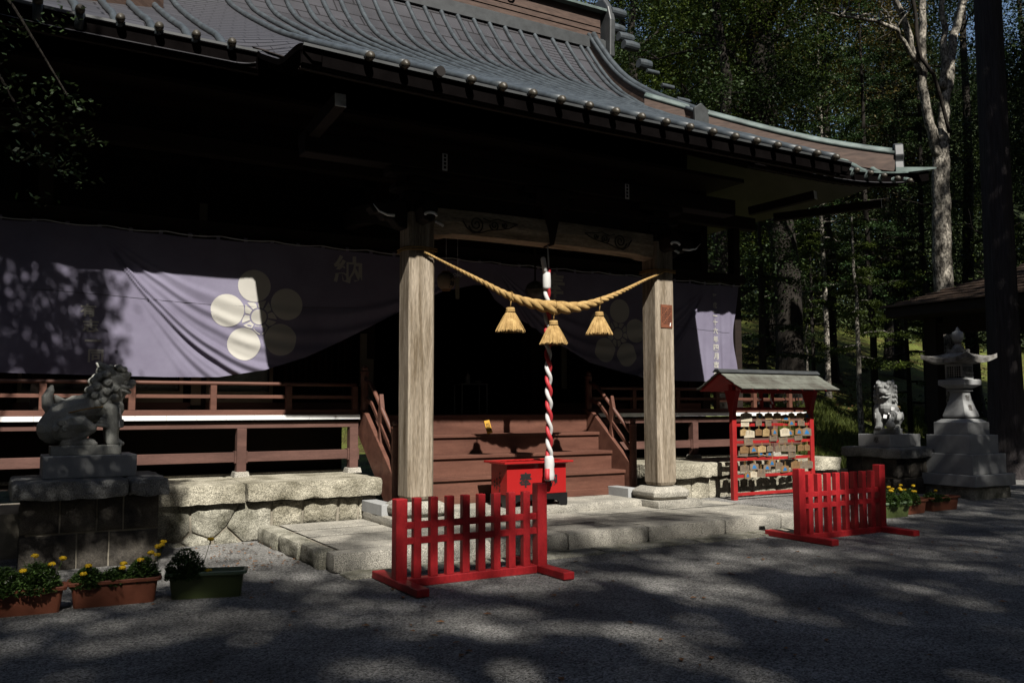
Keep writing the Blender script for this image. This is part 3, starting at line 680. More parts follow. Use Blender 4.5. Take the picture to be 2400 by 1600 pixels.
# side and back slopes
s1 = MB()
def prof(d): return interp([y-10.3 for y in PY], PZ, d)
YB = 23.2
s1.grid(lambda u, t: (RX1-u, lerp(10.3+u, YB-u, t), prof(u)+upturn(RX1-u, u)*(abs(t-.5)*2)**4), frange(0, 3.2, 12), frange(0, 1, 20))
s1.grid(lambda u, t: (RX0+u, lerp(10.3+u, YB-u, t), prof(u)), frange(0, 3.1, 12), frange(0, 1, 20))
s1.grid(lambda u, d: (lerp(RX0+min(d, 3.1), RX1-min(d, 3.2), u), YB-d, prof(d)), frange(0, 1, 16), frange(0, 6.45, 20))
build('back_slope', s1, M['copper_flat'], roof, sm=True, fix=True)
for gx in (GX0, GX1):
    gb = MB(); gb.add([(gx, 13.4, prof(3.1)), (gx, 20.1, prof(3.1)), (gx, 18.0, 9.2), (gx, 16.75, 10.4), (gx, 15.5, 8.8)], [(0,1,2,3,4)])
    build('gable_wall', gb, M['dark_wood'], roof)
# ribs with round end caps
def rib(pts, cap=True, r=.046, mat_='copper_rib', ball=True):
    m = MB(); m.tube([(p[0], p[1], p[2]+.03) for p in pts], [r*(1.13 if i % 3 == 0 else .98) for i in range(len(pts))], 8); o = build('rib', m, M[mat_], roof, sm=True)
    if cap:
        p = pts[0]; c = MB()
        if ball:
            c.lathe([(.0,-.062),(.026,-.055),(.044,-.036),(.050,-.01),(.050,.03)], (0,0,0), 12); vv = [(x, z, -y) for x, y, z in c.v]; c.v = [(p[0]+x, p[1]-.035+y, p[2]+.012+z) for x, y, z in vv]
            build('rib_cap', c, M['brass'], roof, sm=True, fix=True)
        else:
            c.lathe([(.05,-.05),(.056,-.05),(.056,.03),(.05,.03)], (0,0,0), 12); vv = [(x, z, -y) for x, y, z in c.v]; c.v = [(p[0]+x, p[1]-.03+y, p[2]+.012+z) for x, y, z in vv]
            build('rib_cap', c, M['interior'], roof, sm=False, fix=True)
def seams(mb): pass
x = 3.18; i = 0
while x < 10.4:
    rib([(x, y, slopez(x, y)) for y in frange(8.36, 16.72, 46)], ball=(i != 2)); x += .3955; i += 1
for x in [2.2-.4*i for i in range(0, 10)]:
    top = 16.72 if x >= GX0 else min(13.4, 10.3+(x-RX0))
    if top > 10.6: rib([(x, y, slopez(x, y)) for y in frange(10.26, top, 34)])
for x in [10.78, 11.18, 11.58, 11.78]: rib([(x, y, slopez(x, y)) for y in frange(10.3, 16.72, 34)], cap=False)
for x in [12.38, 12.79, 13.19, 13.57, 13.95, 14.34, 14.7]:
    top = min(13.5, 10.3+(RX1-x)); rib([(x, y, slopez(x, y)) for y in frange(10.26, top, 16)], mat_='copper_green')
# thin raised seams of the sheet joints across the ribs are in the material; eave edges and fascias
def edge_strip(name, pts, h, t, mt, par=roof, dz=0):
    m = MB()
    for i in range(len(pts)-1):
        a, b = V(pts[i]), V(pts[i+1]); 
        m.add([a+V((0,0,-.0+dz)), b+V((0,0,dz)), b+V((0,0,dz-h)), a+V((0,0,dz-h)), a+V((0,t,dz)), b+V((0,t,dz)), b+V((0,t,dz-h)), a+V((0,t,dz-h))],
            [(3,2,1,0),(4,5,6,7),(0,1,5,4),(2,3,7,6)])
    return build(name, m, mt, par)
ke = [(x, 8.385, zk(x, 8.4)+.004) for x in frange(2.5, 10.72, 40)]
edge_strip('eave_edge', ke, .03, .02, M['copper_edge'])
edge_strip('fascia_board', [(x, 8.43, z) for x, y, z in ke], .17, .05, M['eave_black'], dz=-.02)
edge_strip('fascia_lip', [(x, 8.50, z) for x, y, z in ke], .016, .06, M['dark_wood'], dz=-.205)
ml = [(x, 10.285, zmain(x, 10.3)+.004) for x in frange(RX0, 2.56, 20)]
mr_ = [(x, 10.285, zmain(x, 10.3)+.004) for x in frange(10.7, RX1+.5, 30)]
for q, gm in ((ml, 'copper_edge'), (mr_, 'copper_green')):
    edge_strip('eave_edge', q, .03, .02, M[gm])
    edge_strip('fascia_board', [(x, 10.33, z) for x, y, z in q], .2, .05, M['eave_black'], dz=-.02)
    edge_strip('fascia_lip', [(x, 10.40, z) for x, y, z in q], .016, .06, M['dark_wood'], dz=-.235)
# verge boards of the porch roof
for (xv, sgn) in ((2.50, 1), (10.72, -1)):
    m = MB(); ys = frange(8.4, 10.32, 24)
    for y in ys:
        z = slopez(xv, y)
        for (dx, dz) in ((0, -.002), (0, -.07), (sgn*.1, -.16), (sgn*.2, -.16), (sgn*.2, -.03)): m.v.append((xv+dx, y, z+dz))
    for i in range(len(ys)-1):
        for k in range(5): m.f.append((i*5+k, (i+1)*5+k, (i+1)*5+(k+1) % 5, i*5+(k+1) % 5)); m.m.append(0)
    build('verge_board', m, M['eave_black'], roof, fix=True)
# soffits and rafters
m = MB(); m.grid(lambda u, v: (u, v, zk(u, v)-.20), frange(2.56, 10.66, 30), frange(8.46, 14.5, 22)); build('porch_soffit', m, M['dark_wood'], roof, sm=True)
m = MB(); m.grid(lambda u, v: (u, v, zmain(u, v)-.23-.08*(v-10.3)), frange(RX0+.1, 2.6, 12), frange(10.36, 13.5, 10)); m.grid(lambda u, v: (u, v, zmain(u, v)-.23-.08*(v-10.3)), frange(10.6, RX1-.1, 16), frange(10.36, 13.5, 10))
m.grid(lambda u, v: (u, v, zmain(u, v)-.45-.08*(v-10.3)), frange(2.6, 10.6, 12), frange(11.9, 13.5, 5))
build('eave_soffit', m, M['eave_black'], roof, sm=True)
proto = None
def rafter(x, y0, y1, fz, nm='rafter'):
    m = MB()
    ys = frange(y0, y1, 6)
    for i in range(6): m.bar((x, ys[i], fz(x, ys[i])), (x, ys[i+1], fz(x, ys[i+1])), .06, .075)
    return build(nm, m, M['rafter_wood'], roof)
for i in range(36): x = 2.75+i*.224; rafter(x, 8.62, 12.3, lambda a, b: zk(a, b)-.26)
for i in range(19): x = RX0+.25+i*.225; rafter(x, 10.5, 13.3, lambda a, b: zmain(a, b)-.29-.08*(b-10.3))
for i in range(19): x = 10.75+i*.22; rafter(x, 10.5, 13.3, lambda a, b: zmain(a, b)-.29-.08*(b-10.3))
# main ridge
m = MB(); m.box(GX0-.2, 16.5, 10.15, GX1+.1, 17.1, 10.42); m.box(GX0-.15, 16.56, 10.42, GX1+.1, 17.0, 10.47); rdg = build('ridge', m, M['copper_edge'], roof, bev=.01)
m = MB(); m.box(GX0-.1, 16.62, 10.47, GX1+.02, 16.98, 11.12)
for zz in (10.62, 10.76): m.box(GX0-.1, 16.60, zz, GX1+.02, 16.62, zz+.015)
build('ridge_side', m, M['copper_brown'], roof)
m = MB(); m.box(GX0-.2, 16.45, 11.12, GX1+.15, 17.15, 11.19); m.tube([(GX0-.3+i*(GX1-GX0+.5)/10, 16.8, 11.25) for i in range(11)], .12, 10); build('ridge_cap', m, M['copper_green'], roof, bev=.006)
m = MB(); ringp = [(9.7+.10*math.cos(a), 16.57, 10.98+.12*math.sin(a)) for a in [2*math.pi*k/20 for k in range(21)]]; m.tube(ringp, .022, 8, cap=False); m.tube([(9.78,16.57,11.07),(9.82,16.57,11.14)], .02, 6); build('ridge_ring', m, M['silver'], roof, sm=True)
# ogre-tile end and stepped gable rolls
m = MB(); m.prism([(16.35,10.0),(16.32,10.9),(16.42,11.25),(16.6,11.5),(16.8,11.56),(17.0,11.5),(17.2,11.25),(17.28,10.0)], lambda u, v, d: (d, u, v), GX1+.1, GX1+.26); build('ridge_end_tile', m, M['copper_edge'], roof, fix=True, bev=.03, seg=2)
for i, (yy, zz) in enumerate(((16.45, 11.15), (16.5, 10.78), (16.15, 10.42), (15.95, 10.15), (15.4, 9.5), (15.1, 9.22), (14.6, 8.72), (14.1, 8.25))):
    m = MB(); L = .42 if i < 4 else .34
    m.tube([(GX1+.2, yy, zz), (GX1+.2+L*.5, yy, zz), (GX1+.2+L, yy, zz)], [.11, .125, .11] if i < 5 else [.05]*3, 14); build('gable_roll', m, M['copper_rib'], roof, bev=.01)
# descending ridge on the right gable
def dridge(xc, ya, yb, name='descending_ridge', sgn=1):
    ys = frange(ya, yb, 26); m = MB()
    for y in ys:
        z = slopez(xc, y)
        for dx, dz in ((-.11, -.05), (-.11, .30), (.16, .30), (.16, -.05)): m.v.append((xc+dx, y, z+dz))
    for i in range(len(ys)-1):
        for k in range(4): m.f.append((i*4+k, (i+1)*4+k, (i+1)*4+(k+1) % 4, i*4+(k+1) % 4)); m.m.append(0)
    m.f += [(0,1,2,3), tuple((len(ys)-1)*4+k for k in (3,2,1,0))]; m.m += [0, 0]
    build(name, m, M['copper_brown'], roof, fix=True)
    for dx, rr, dz in ((-.09, .045, .33), (.05, .07, .36)):
        m = MB(); m.tube([(xc+dx, y, slopez(xc, y)+dz) for y in ys], rr, 8); build('ridge_roll', m, M['copper_rib'], roof, sm=True)
    z = slopez(xc, ya)
    m = MB(); m.prism([(-.16,-.04),(-.18,.38),(.0,.50),(.2,.38),(.2,-.04)], lambda u, v, d: (xc+.02+u, d, z+v), ya-.06, ya+.0); build('ridge_end_tile', m, M['copper_edge'], roof, fix=True, bev=.01)
dridge(11.95, 12.95, 16.6)
# hip ridges
def hip(x0, sgn):
    pts = []
    for i in range(27):
        d = .25+i*(3.6-.25)/26; x = x0-sgn*d; y = 10.3+d
        pts.append(V((x, y, zmain(x, y)+.0)))
    dv = V((-sgn, 1, 0)).normalized(); nv = V((1, sgn, 0)).normalized()
    m = MB()
    for p in pts:
        for a, dz in ((-.13, -.08), (-.13, .27), (.13, .27), (.13, -.08)): m.v.append(tuple(p+nv*a+V((0,0,dz))))
    for i in range(len(pts)-1):
        for k in range(4): m.f.append((i*4+k, (i+1)*4+k, (i+1)*4+(k+1) % 4, i*4+(k+1) % 4)); m.m.append(0)
    build('hip_ridge', m, M['copper_brown'], roof, fix=True)
    m = MB(); m.tube([p+V((0,0,.32)) for p in pts], .085, 10); m.tube([p+nv*-.12+V((0,0,.285)) for p in pts], .04, 8); build('hip_roll', m, M['copper_green'], roof, sm=True)
    p = pts[0]; m = MB(); fn = lambda u, v, d: tuple(p+nv*u+V((0,0,v))-dv*d)
    m.prism([(-.17,-.05),(-.13,.12),(-.19,.22),(-.14,.44),(.0,.5),(.14,.44),(.19,.22),(.13,.12),(.17,-.05)], fn, .0, .16); build('ridge_end_tile', m, M['copper_edge'], roof, fix=True, bev=.015)
    m = MB(); q = V((x0+sgn*.28, 10.3-.28, zmain(x0, 10.3)+.05)); e = p+V((0,0,-.02))
    m.add([e+nv*-.22, e+nv*.22, q, e+nv*-.22+V((0,0,-.12)), e+nv*.22+V((0,0,-.12)), q+V((0,0,-.03))], [(0,1,2),(5,4,3),(0,3,4,1),(1,4,5,2),(2,5,3,0)])
    build('corner_tip', m, M['copper_green'], roof, fix=True)
hip(RX1, 1); hip(RX0, -1)

# ------------------------------------------------------------------ purple curtain with plum crests
CY = 12.45
def hem(x):
    if x < 6.8: return interp([-.4, .3, 1.9, 2.6, 3.22, 3.8, 4.37, 5.2, 6.0, 6.6, 6.8], [2.06, 2.05, 2.03, 2.04, 2.15, 2.34, 2.61, 3.05, 3.45, 3.60, 3.60], x)
    return interp([6.8, 6.97, 7.67, 8.85, 10.04, 11.01, 12.6], [3.60, 3.37, 2.95, 2.39, 2.14, 2.10, 2.10], x)
def topz(x): return 3.965 - .012*abs(math.sin((x-.4)*math.pi/.72)) + (.012*math.sin(x*2.1))
def fold(x, z):
    o = 0
    if x < 6.75: c, m_, w_ = 1, 3.75, 2.75
    else: c, m_, w_ = 1, 9.3, 2.35
    t = (x-m_)/w_; q = 1-t*t
    if q > .02:
        F = (topz(x)-z)/q                 # depth of the hanging line through this point
        a = smooth(0, .35, q)
        A = smooth(.5, 1.9, F)
        ph = F*6.0+.5*math.sin(F*3.1)
        o -= smooth(.30, .8, q)*A*(1-smooth(2.4, 3.2, F))*(.020*math.sin(ph*2.3) + .010*math.sin(ph*5.1+1))
        for fc, fa, fwid in ((1.30, .030, .075), (1.86, .045, .075), (2.06, .035, .06), (1.0, .015, .07)):
            o -= a*fa*math.exp(-((F-fc)/fwid)**2)*(1.3 if fa > .03 else 1)
        o += .02*a*nz(x, z, 5, 1.3)
    # small vertical gathers near the free ends
    e = smooth(10.9, 12.0, x)
    o -= e*(.022*math.sin((x-11)*13+z*1.5)+.012*math.sin((x-11)*29))
    o -= (1-smooth(.6, 1.4, x))*.015*math.sin(x*9+z)
    return CY+o + .010*nz(x, z, 2, .8)
cur = thing('curtain', 'long purple shrine curtain with cream plum blossom crests hanging across the hall front', 'curtain', (6.4, CY, 4))
m = MB()
def curfn(u, v):
    x = u; z = lerp(hem(x), topz(x), v)
    if u > 11.6: x = u - (u-11.6)/.85*(.14*math.sin(math.pi*smooth(.0, 1, v))+.10*(1-v))
    return (x, fold(x, z), z)
m.grid(curfn, frange(-.3, 12.45, 640), frange(0, 1, 170)); clo = build('cloth', m, M['cloth'], cur, sm=True)
m = MB()
hooks = [-.3+.72*i for i in range(19)]
pts = []
for i in range(len(hooks)-1):
    for k in range(4): x = lerp(hooks[i], hooks[i+1], k/4); pts.append((x, CY-.015, 4.0-.028*math.sin(math.pi*k/4)))
m.tube(pts, .008, 6); build('hanging_cord', m, M['rope_white'], cur, sm=True)
m = MB()
for i in range(34):
    x = -.1+.375*i; m.add([(x,CY-.012,3.94),(x+.05,CY-.012,3.94),(x+.05,CY-.012,4.01),(x,CY-.012,4.01)], [(0,1,2,3)])
build('cord_loops', m, M['cloth'], cur)['kind'] = 'stuff'
def on_cloth(x, z, off=.004): return (x, fold(x, z)-off-.001, z)
def crest(cx, cz, s_, rot):
    m = MB()
    def disk(px, pz, ra, rb, ang):
        base = len(m.v); rings, n = 9, 30
        m.v.append(on_cloth(px, pz))
        for i in range(1, rings+1):
            for k in range(n):
                a = 2*math.pi*k/n; u = ra*i/rings*math.cos(a); v = rb*i/rings*math.sin(a)
                m.v.append(on_cloth(px+u*math.cos(ang)-v*math.sin(ang), pz+u*math.sin(ang)+v*math.cos(ang)))
        for k in range(n): m.f.append((base, base+1+k, base+1+(k+1) % n)); m.m.append(0)
        for i in range(rings-1):
            for k in range(n):
                q = base+1+i*n; m.f.append((q+k, q+n+k, q+n+(k+1) % n, q+(k+1) % n)); m.m.append(0)
    for i in range(5):
        a = rot+R_(90)+i*R_(72); disk(cx+.46*s_*math.cos(a), cz+.46*s_*math.sin(a), .238*s_, .238*s_, a)
    disk(cx, cz, .112*s_, .112*s_, 0)
    for i in range(10):      # ring of stamens in small keystone pieces
        a0 = rot+R_(90)+R_(36*i+4); a1 = a0+R_(28)
        ro0 = .235*s_*(1.0 if i % 1 == 0 else 1); 
        base = len(m.v)
        def outer(a):
            # pointed between petals, cut in by the petals
            k = (a-rot-R_(90)) % R_(72); t = abs(k-R_(36))/R_(36); return s_*lerp(.275, .192, t)
        for j in range(5):
            a = lerp(a0, a1, j/4); m.v.append(on_cloth(cx+.135*s_*math.cos(a), cz+.135*s_*math.sin(a))); r = outer(a); m.v.append(on_cloth(cx+r*math.cos(a), cz+r*math.sin(a)))
        for j in range(4): m.f.append((base+j*2, base+j*2+1, base+j*2+3, base+j*2+2)); m.m.append(0)
    return build('plum_crest', m, M['crest'], cur, sm=True)
crest(3.13, 2.90, .96, R_(9)); crest(9.46, 2.92, .90, R_(-8))
def cloth_char(ch, cx, cz, sx, sz, bold=.03):
    vs, fs = glyph(ch, bold); me = bpy.data.meshes.new('t'); me.from_pydata([(u, v, 0) for u, v in vs], [], fs)
    bm = bmesh.new(); bm.from_mesh(me); bmesh.ops.remove_doubles(bm, verts=bm.verts, dist=1e-4)
    for _ in range(3):
        e = [e for e in bm.edges if e.calc_length() > .12]
        if e: bmesh.ops.subdivide_edges(bm, edges=e, cuts=1)
        bmesh.ops.triangulate(bm, faces=bm.faces)
    bm.verts.ensure_lookup_table()
    mb = MB(); mb.add([on_cloth(cx+v.co.x*sx, cz+v.co.y*sz, .006) for v in bm.verts], [tuple(v.index for v in f.verts) for f in bm.faces]); bm.free(); bpy.data.meshes.remove(me)
    return build('character', mb, M['crest'], cur)
cloth_char('納', 4.44, 3.68, .46, .42, .024); cloth_char('奉', 8.14, 3.70, .46, .46, .024)
for i, ch in enumerate('有志一同'): cloth_char(ch, .95+.035*i, 2.875-.195*i, .19, .17, .03)
for i, ch in enumerate('平成二十六年四月吉日'): cloth_char(ch, 11.80, 3.73-.163*i, .145, .125, .03)
# thin seam stitched across the cloth
m = MB(); m.tube([(x, fold(x, 3.07+.035*math.sin(x*1.4+1))-.003, 3.07+.035*math.sin(x*1.4+1)) for x in frange(.2, 4.6, 90)], .0022, 4); build('seam', m, M['ink'], cur)
m = MB(); m.tube([(x, fold(x, 3.08-.05*(x-11.5))-.003, 3.08-.05*(x-11.5)) for x in frange(10.2, 12.15, 60)], .0022, 4); build('seam', m, M['ink'], cur)

# ------------------------------------------------------------------ straw rope with tassels
sh = thing('straw_rope', 'thick twisted golden straw rope with three tassels slung between the porch posts', 'rope', (6.45, 9.78, 3.0))
K9 = .988
RP = [(4.56,3.57),(4.82,3.46),(5.09,3.35),(5.41,3.22),(5.63,3.125),(5.85,3.05),(6.07,3.005),(6.3,2.972),(6.54,2.962),(6.78,2.98),(7.02,3.03),(7.27,3.115),(7.53,3.22),(7.79,3.335),(8.06,3.46),(8.44,3.605)]
RXs = [p[0]*K9 for p in RP]; RZs = [1.6+(p[1]-1.6)*K9 for p in RP]
def rope_c(x):
    z = (interp(RXs, RZs, x-.08)+interp(RXs, RZs, x)*2+interp(RXs, RZs, x+.08))/4 if 4.7 < x < 8.15 else interp(RXs, RZs, x)
    return V((x, 9.79 + .07*abs((x-6.42)/1.9)**3, z))
def rope_r(x): 
    t = abs(x-6.42)/1.95
    return .014+.074*max(0, 1-t)**1.75*(1+.06*math.exp(-(t*2.5)**2))
NS = 900; cs = [rope_c(lerp(4.56*K9, 8.44*K9, i/NS)) for i in range(NS+1)]
ph = 0; phs = []
for i in range(NS+1):
    if i: ph += (cs[i]-cs[i-1]).length*2*math.pi/(3*2.45*rope_r(cs[i].x))
    phs.append(ph)
m = MB()
for k in range(3):
    pts, rr = [], []
    for i in range(0, NS+1, 2):
        t = (cs[min(i+1, NS)]-cs[max(i-1, 0)]).normalized(); a = V((0,1,0)); b = t.cross(a).normalized(); r = rope_r(cs[i].x)
        an = phs[i]+k*2*math.pi/3
        pts.append(cs[i]+(a*math.cos(an)+b*math.sin(an))*r*.50); rr.append(r*.60)
    m.tube(pts, rr, 10)
build('twisted_rope', m, M['straw'], sh, sm=True)
# thin ends bound round the posts
for (px, zc, s_) in ((4.33, 3.575, 1), (8.24, 3.60, -1)):
    for q in (0, .03):
        m = MB(); pts = []
        for (x, y) in ((-.015,-.02),(.17,-.03),(.36,-.015),(.365,.17),(.36,.36),(.17,.365),(-.015,.36),(-.02,.17),(-.015,-.02)):
            pts.append((px+x, 9.9+y, zc+q+.012*math.sin(x*17+y*9)))
        m.tube(pts, .010, 6); build('post_binding', m, M['straw_dark'], sh, sm=True)
m = MB(); m.tube([(4.31, 9.88, 3.58), (4.26, 9.87, 3.585), (4.22, 9.86, 3.578)], .008, 6); m.tube([(8.60, 9.88, 3.60), (8.63, 9.86, 3.585)], .008, 6)
for i, (tx, tz) in enumerate(((5.77, 2.925), (6.445, 2.785), (7.21, 2.945))):
    tx *= K9; tz = 1.6+(tz-1.6)*K9
    t = MB(); t.lathe([(.050,-.062),(.058,-.055),(.060,-.03),(.058,-.008),(.050,0)], (tx, 9.78, tz), 16); t.lathe([(.062,-.058),(.066,-.052),(.062,-.045)], (tx, 9.78, tz), 16)
    ts = build('tassel', t, M['straw'], sh, sm=True)
    f = MB(); random.seed(40+i)
    for k in range(330):
        a = random.uniform(0, 2*math.pi); ro = .20*math.sqrt(random.uniform(.25, 1)); rin = .052*random.uniform(.5, 1)
        h = .315+random.uniform(-.015, .012); w_ = random.uniform(.0035, .0055)
        pts = []
        for q in range(5):
            u = q/4; rad = rin+(ro-rin)*(u**.85) ; pts.append((tx+rad*math.cos(a+.04*math.sin(k+u*3)), 9.78+rad*.9*math.sin(a+.04*math.sin(k+u*3)), tz-.055-(h-.055)*u))
        f.tube(pts, w_, 4)
    f.lathe([(.165,-.30),(.12,-.18),(.045,-.06)], (tx, 9.78, tz), 18)
    build('fringe', f, M['straw'], ts)
    c = MB(); rz_ = rope_c(tx).z; rr_ = rope_r(tx)
    c.tube([(tx+ .012*math.cos(q*.785), 9.78+(rr_+.012)*math.sin(q*math.pi/4), rz_+(rr_+.012)*math.cos(q*math.pi/4)) for q in range(9)], .0045, 5, cap=False)
    c.tube([(tx, 9.76, rz_-rr_-.005), (tx, 9.78, tz)], .007, 6); build('tie_cord', c, M['straw_dark'], ts, sm=True)

# ------------------------------------------------------------------ red and white bell rope and its bell
br = thing('bell_rope', 'red and white twisted cloth bell rope hanging over the offering box', 'bell rope', (6.38, 9.93, .62))
def bx(z): return 6.375 + .03*smooth(3.3, 2.4, z)*0 + .012*math.sin(z*1.3)
for k, (nm, mt) in enumerate((('white_strand', 'rope_white'), ('red_strand', 'rope_red'))):
    pts, rr = [], []
    for i in range(200):
        z = lerp(3.26, .84, i/199); an = 2*math.pi*(3.26-z)/.335+k*math.pi+.8; loose = .92
        pts.append((bx(z)+.0265*loose*math.cos(an), 9.93+.0265*loose*math.sin(an), z)); rr.append(.0285*(1+.04*math.sin(z*31+k)))
    m = MB(); m.tube(pts, rr, 12); build(nm, m, M[mt], br, sm=True)
m = MB(); m.lathe([(.052,3.21),(.056,3.24),(.058,3.32),(.052,3.43),(.046,3.44)], (6.36, 9.93, 0), 14); build('white_binding', m, M['rope_white'], br, sm=True)
m = MB(); m.tube([(6.34, 9.93, 3.42), (6.32, 9.92, 3.50), (6.29, 9.91, 3.62), (6.285, 9.91, 3.645)], [.034,.035,.036,.02], 10); build('white_strand', m, M['rope_white'], br, sm=True)
m = MB(); m.tube([(6.39, 9.93, 3.42), (6.40, 9.93, 3.50)], .03, 10); build('red_strand', m, M['rope_red'], br, sm=True)
m = MB(); m.tube([(6.40, 9.94, 3.49), (6.41, 9.96, 3.62), (6.405, 9.97, 3.82)], .011, 6); build('hemp_cord', m, M['rope_white'], br, sm=True)
m = MB(); m.lathe([(.055,.64),(.066,.66),(.07,.72),(.064,.80),(.07,.86),(.062,.93),(.05,.97)], (6.385, 9.93, 0), 16)
for i, v in enumerate(m.v): a = math.atan2(v[1]-9.93, v[0]-6.385); k = 1+.06*math.sin(a*5+v[2]*40); m.v[i] = (6.385+(v[0]-6.385)*k, 9.93+(v[1]-9.93)*k, v[2])
build('white_wrap', m, M['rope_white'], br, sm=True)
m = MB(); m.tube([(6.335, 9.90, .80), (6.33, 9.895, .70), (6.33, 9.89, .655)], .034, 10); build('red_end', m, M['rope_red'], br, sm=True)
bl = thing('shrine_bell', 'round brass bell hanging in shadow behind the bell rope', 'bell', (6.53, 10.5, 3.3))
m = MB(); m.sphere((6.53, 10.5, 3.28), .135, 24, sc=(1,1,.95)); m.lathe([(.137,-.012),(.145,-.006),(.145,.006),(.137,.012)], (6.53,10.5,3.28), 24); build('bell_body', m, M['brass'], bl, sm=True)
m = MB(); m.tube([(6.53, 10.5, 3.4), (6.53, 10.5, 4.4)], .012, 6); build('hanger', m, M['dark_wood'], bl)

# ------------------------------------------------------------------ offering box
ob = thing('offering_box', 'red lacquered offering box on black legs in front of the steps', 'offering box', (6.25, 10.22, .30))
X0, X1, Y0, Y1 = 5.79, 6.72, 10.03, 10.46
m = MB(); m.box(X0, Y0, .462, X1, Y1, .858); build('body', m, M['red_gloss'], ob, bev=.003)
m = MB()
for q in ((X0-.075, Y0-.075, X1+.075, Y0), (X0-.075, Y1, X1+.075, Y1+.075), (X0-.075, Y0, X0+.02, Y1), (X1-.02, Y0, X1+.075, Y1)): m.box(q[0], q[1], .872, q[2], q[3], .900)
m.box(X0-.02, Y0-.02, .858, X1+.02, Y1+.02, .871); build('lid', m, M['red_gloss'], ob, bev=.004)
m = MB()
for k in range(9): x = X0+.04+k*(X1-X0-.08)/8.5; m.bar((x, Y0+.02, .885), (x, Y1-.02, .885), .02, .016)
build('coin_grille', m, M['red_gloss'], ob)
m = MB(); n = 24
pr = [(X0-.012, .46), (X0-.012, .30), (X0+.10, .30), (X0+.12, .345), (X0+.16, .375), (X0+.24, .385), (X0+.38, .385), (6.255, .36), (X1-.38, .385), (X1-.24, .385), (X1-.16, .375), (X1-.12, .345), (X1-.10, .30), (X1+.012, .30), (X1+.012, .46)]
m.prism(pr, lambda u, v, d: (u, d, v), Y0-.012, Y0+.035); m.prism(pr, lambda u, v, d: (u, d, v), Y1-.035, Y1+.012)
ps = [(Y0+.036, .46), (Y0+.036, .30), (Y0+.10, .30), (Y0+.13, .36), (Y1-.13, .36), (Y1-.10, .30), (Y1-.036, .30), (Y1-.036, .46)]
m.prism(ps, lambda u, v, d: (d, u, v), X0-.012, X0+.03); m.prism(ps, lambda u, v, d: (d, u, v), X1-.03, X1+.012)
build('black_base', m, M['black_lacquer'], ob, fix=True)
for ch, cx in (('奉', 6.075), ('納', 6.475)):
    m = MB(); write(m, ch, cx, .655, .205, .21, lambda u, v: (u, Y0-.0035, v), .03); build('character', m, M['ink'], ob)
m = MB()     # two columns of small writing on the shaded side, too small to read in the photograph
for (yy, z0, n_) in ((10.36, .62, 2), (10.30, .66, 3), (10.22, .74, 5)):
    for k in range(n_): zz = z0-.055*k; m.box(X0-.0035, yy-.010, zz-.016, X0-.003, yy+.010, zz+.016)
build('small_writing', m, M['ink'], ob)

# ------------------------------------------------------------------ red picket barriers
def barrier(x, y, z, n_mid, left_tall, label, seedx, foot=.52, th=.074):
    t = thing('picket_barrier', label, 'barrier', (x, y, z), 'low red barriers standing on the gravel', world=False)
    L = 1.50
    for i, px in enumerate((-L/2, L/2)):
        h = .85 if (i == 1 or left_tall) else .775
        m = MB(); m.box(px-.055, -.055, .02, px+.055, .055, h); build('end_post', m, M['red'], t, bev=.006)
        m = MB(); m.box(px-.06, -foot, -.012, px+.06, foot, .058); build('foot', m, M['red'], t, bev=.006)
    for k in range(n_mid):
        px = -L/2+(k+1)*L/(n_mid+1); m = MB(); m.box(px-.038, -.034, .055, px+.038, .034, .778); build('picket', m, M['red'], t, bev=.005)
    for zz in (.39, .53):
        m = MB(); m.box(-L/2+.05, -.029, zz-.030, L/2-.05, .029, zz+.030); build('rail', m, M['red'], t, bev=.003)
    m = MB(); m.box(-L/2+.06, -.05, -.02, L/2-.06, .05, .057); build('bottom_board', m, M['red'], t, bev=.006)
    return t
barrier(3.93, 7.46, .01, 8, False, 'red picket barrier nearest the camera in front of the left porch post', 1)
barrier(9.22, 7.54, .01, 8, True, 'red picket barrier in front of the plaque stand and flower planters', 2)

# ------------------------------------------------------------------ votive plaque stand
ev = thing('plaque_stand', 'red wooden stand with small copper roof for hanging votive plaques', 'stand', (11.05, 10.4, .12))
EY = 10.4; EX0, EX1 = 10.20, 12.0
for x in (EX0, EX1):
    m = MB(); m.box(x-.045, EY-.04, .08, x+.045, EY+.04, 1.98); build('post', m, M['red_stand'], ev, bev=.006)
    m = MB(); m.prism([(-.04,1.55),(.04,1.55),(.07,1.7),(.13,1.88),(-.13,1.88),(-.07,1.7)], lambda u, v, d: (d, EY+u, v), x-.05, x+.05); build('post_bracket', m, M['red_stand'], ev, fix=True)
RZ = [.22, .505, .775, 1.05, 1.325, 1.585]
for z in RZ:
    m = MB(); m.box(EX0+.046, EY-.022, z-.024, EX1-.046, EY+.022, z+.024); build('rail', m, M['red_stand'], ev, bev=.003)
m = MB(); m.box(EX0+.2, EY-.02, 1.84, EX1-.2, EY+.02, 1.93); build('top_beam', m, M['red_stand'], ev, bev=.004)
for x in (10.85, 11.1): m = MB(); m.box(x-.025, EY-.02, 1.61, x+.025, EY+.02, 1.84); build('strut', m, M['red_stand'], ev)
rf = None
